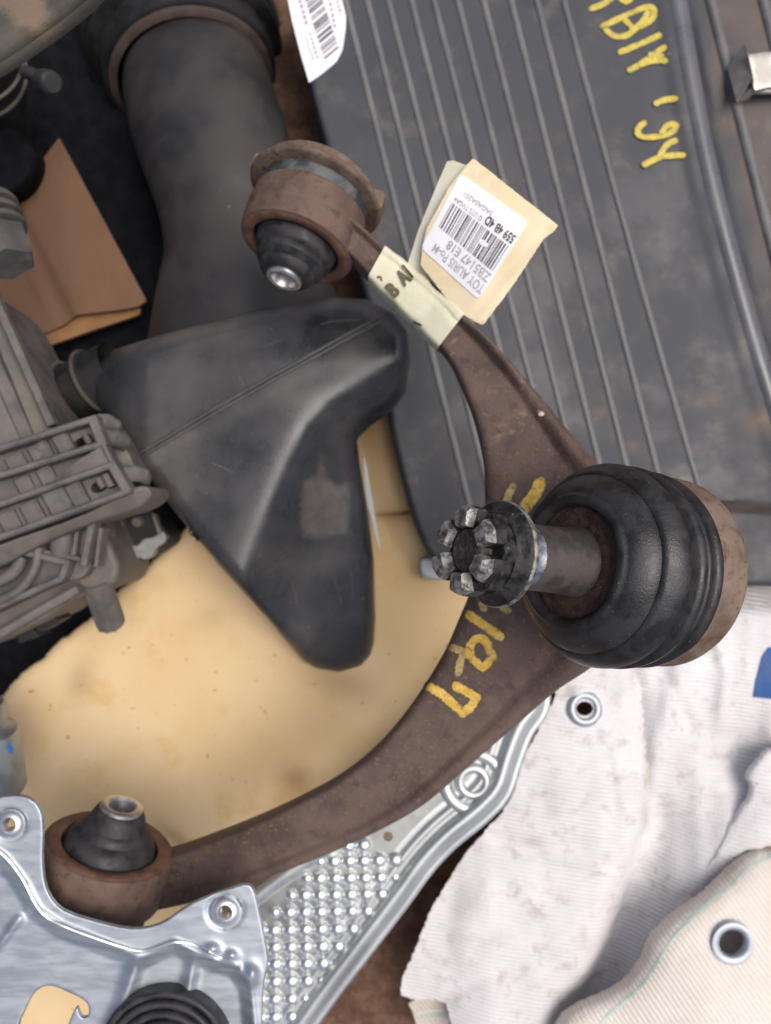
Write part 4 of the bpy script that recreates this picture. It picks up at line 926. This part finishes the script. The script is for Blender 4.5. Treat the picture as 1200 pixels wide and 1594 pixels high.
for body, u0, u1, v0, v1, mt, bo in [('TOY AURIS Po-M', .02, .86, .055, .165, 'printgrey', .01), ('ZB5147 E18', .03, .72, .195, .305, 'printgrey', .015), ('559 4B 4D', .03, .46, .69, .80, 'print', .03), ('G UTS TVGA4', .50, .92, .685, .745, 'printgrey', .01), ('3AGA0A201', .42, .84, .80, .86, 'printgrey', .01)]:
    v2, ff = text_geo(body, bo)
    obj('lettering', ([zl(u0+(u1-u0)*p[0], v1+(v0-v1)*p[1]) for p in v2], ff), M[mt], lb, smooth=False)
# letters on the tape: reading direction up-right
for body, ox, oy, wx, hy in [('B', 614, 465, 14, 25), ('A', 629, 447, 18, 26), ('I', 641, 434, 4.5, 26)]:
    v2, ff = text_geo(body, .055)
    e_r = np.array([.77, -.64]); e_u = np.array([-.64, -.77])
    q = [np.array([ox, oy]) + e_r*p[0]*wx + e_u*p[1]*hy for p in v2]
    obj('lettering', ([ptp(p[0], p[1], .0009) for p in q], ff), M['marker'], tp, smooth=False)
obj('ink_smudge', strokes([[(588, 432), (592, 431), (594, 436)], [(671, 440), (678, 448), (686, 453)], [(645, 502), (655, 506)]], 3.2, ptp, .4, seed=4), M['marker'], tp)

# ------------------------------------------------------------------ galvanised bracket plate, bottom left
bk = thing('galvanised_bracket', 'galvanised pressed steel bracket plate with bolt bosses at bottom left corner', 'bracket', W(200, 1500, .15))
emb = [(-60, 1300), (0, 1342), (28, 1378), (52, 1424), (90, 1450), (150, 1474), (205, 1496), (228, 1498), (250, 1488), (272, 1478), (300, 1492), (330, 1505), (362, 1512), (380, 1540), (385, 1594), (385, 1680)]
emb2 = [(-60, 1290), (0, 1326), (34, 1366), (60, 1414), (96, 1440), (190, 1474), (225, 1480), (250, 1474), (275, 1466), (305, 1472), (345, 1490)]
def zbrk(x, y):
    P = np.stack([x, y], 1); dd, sg = polydist(P, emb, closed=False)
    s = dd*np.where(sg > 0, 1, -1)          # >0 below the bead
    z = .172 - .0050*sstep(-9, 9, s)
    z = z + .0012*np.exp(-((s+12)/4.)**2)
    for (x1, y1, x2, y2, w_, hgt) in [(212, 1500, 176, 1610, 11, .0036), (300, 1500, 282, 1610, 9, .0034), (0, 1470, 30, 1430, 6, .002)]:
        d2, _ = polydist(P, [(x1, y1), (x2, y2)], closed=False); z = z + hgt*np.exp(-(d2/w_)**2)
    for bx, by, r0 in ((15, 1283, 24), (350, 1418, 26)):
        r_ = np.hypot(x-bx, y-by); z = z + .0016*np.exp(-((r_-r0*.62)/4.)**2) - .0010*np.exp(-((r_-r0)/4.)**2)
    z = z + .003*np.exp(-((x-330)/12.)**2-((y-1478)/9.)**2) + .0026*np.exp(-((x-360)/10.)**2-((y-1488)/8.)**2) + .004*np.exp(-((x-392)/10.)**2-((y-1518)/16.)**2)
    z = z - .0015*np.exp(-((x-60)/10.)**2-((y-1330)/60.)**2)*0
    z = z + .0025*sstep(60, 0, np.hypot(x-265, y-1600))*0
    return z
hole_big = [(26, 1600), (40, 1570), (52, 1546), (66, 1535), (84, 1534), (110, 1546), (128, 1554), (139, 1566), (138, 1582), (128, 1584), (124, 1578), (120, 1564), (112, 1580), (102, 1604), (80, 1640), (40, 1640)]
sheet('plate', [(-90, 1260), (-30, 1246), (0, 1240), (30, 1237), (52, 1244), (65, 1262), (68, 1290), (66, 1340), (70, 1378), (84, 1405), (104, 1420), (150, 1434), (196, 1445), (225, 1445), (255, 1436), (290, 1410), (320, 1396), (360, 1382), (385, 1374), (396, 1384), (404, 1420), (414, 1470), (418, 1500), (412, 1520), (408, 1560), (408, 1700), (-90, 1700)],
      zbrk, M['zinc'], bk, thick=.0014, holes=[ell(15, 1283, 9, 11), ell(351, 1419, 10, 11), hole_big], sp=4, er=3.5, ez=.0010, it=1, sharp=60)
for bx, by in ((15, 1283), (351, 1419)):
    z0 = float(zbrk(np.array([bx+15.]), np.array([float(by)]))[0])
    obj('boss', lathe([(.0024, -.006), (.0024, .0006), (.0030, .0014), (.0042, .0012), (.0052, .0002), (.0056, -.0010)], W(bx, by, z0), (.05, .1, 1), 36), M['zincd'], bk)
obj('beadline', tube([W(x, y, float(zbrk(np.array([x]), np.array([y]))[0])+.0001) for x, y in resample(spline(emb2, 5), 7, closed=False)], .0007, 8), M['zincd'], bk)
rbt = thing('rubber_boot', 'black ribbed rubber boot in the bracket plate at the bottom edge', 'rubber boot', W(258, 1620, .16))
prof_b = []
for k, r0 in enumerate((.0248, .0215, .0182, .0150)):
    for t_ in np.linspace(0, math.pi, 7): prof_b.append((r0+.0016*math.cos(t_), .0030+k*.0012+.0018*math.sin(t_)))
obj('bellows', lathe([(.0264, -.004)] + prof_b + [(.012, .002), (0, .002)], W(258, 1640, .171), (0, .05, 1), 72), M['rubber'], rbt)
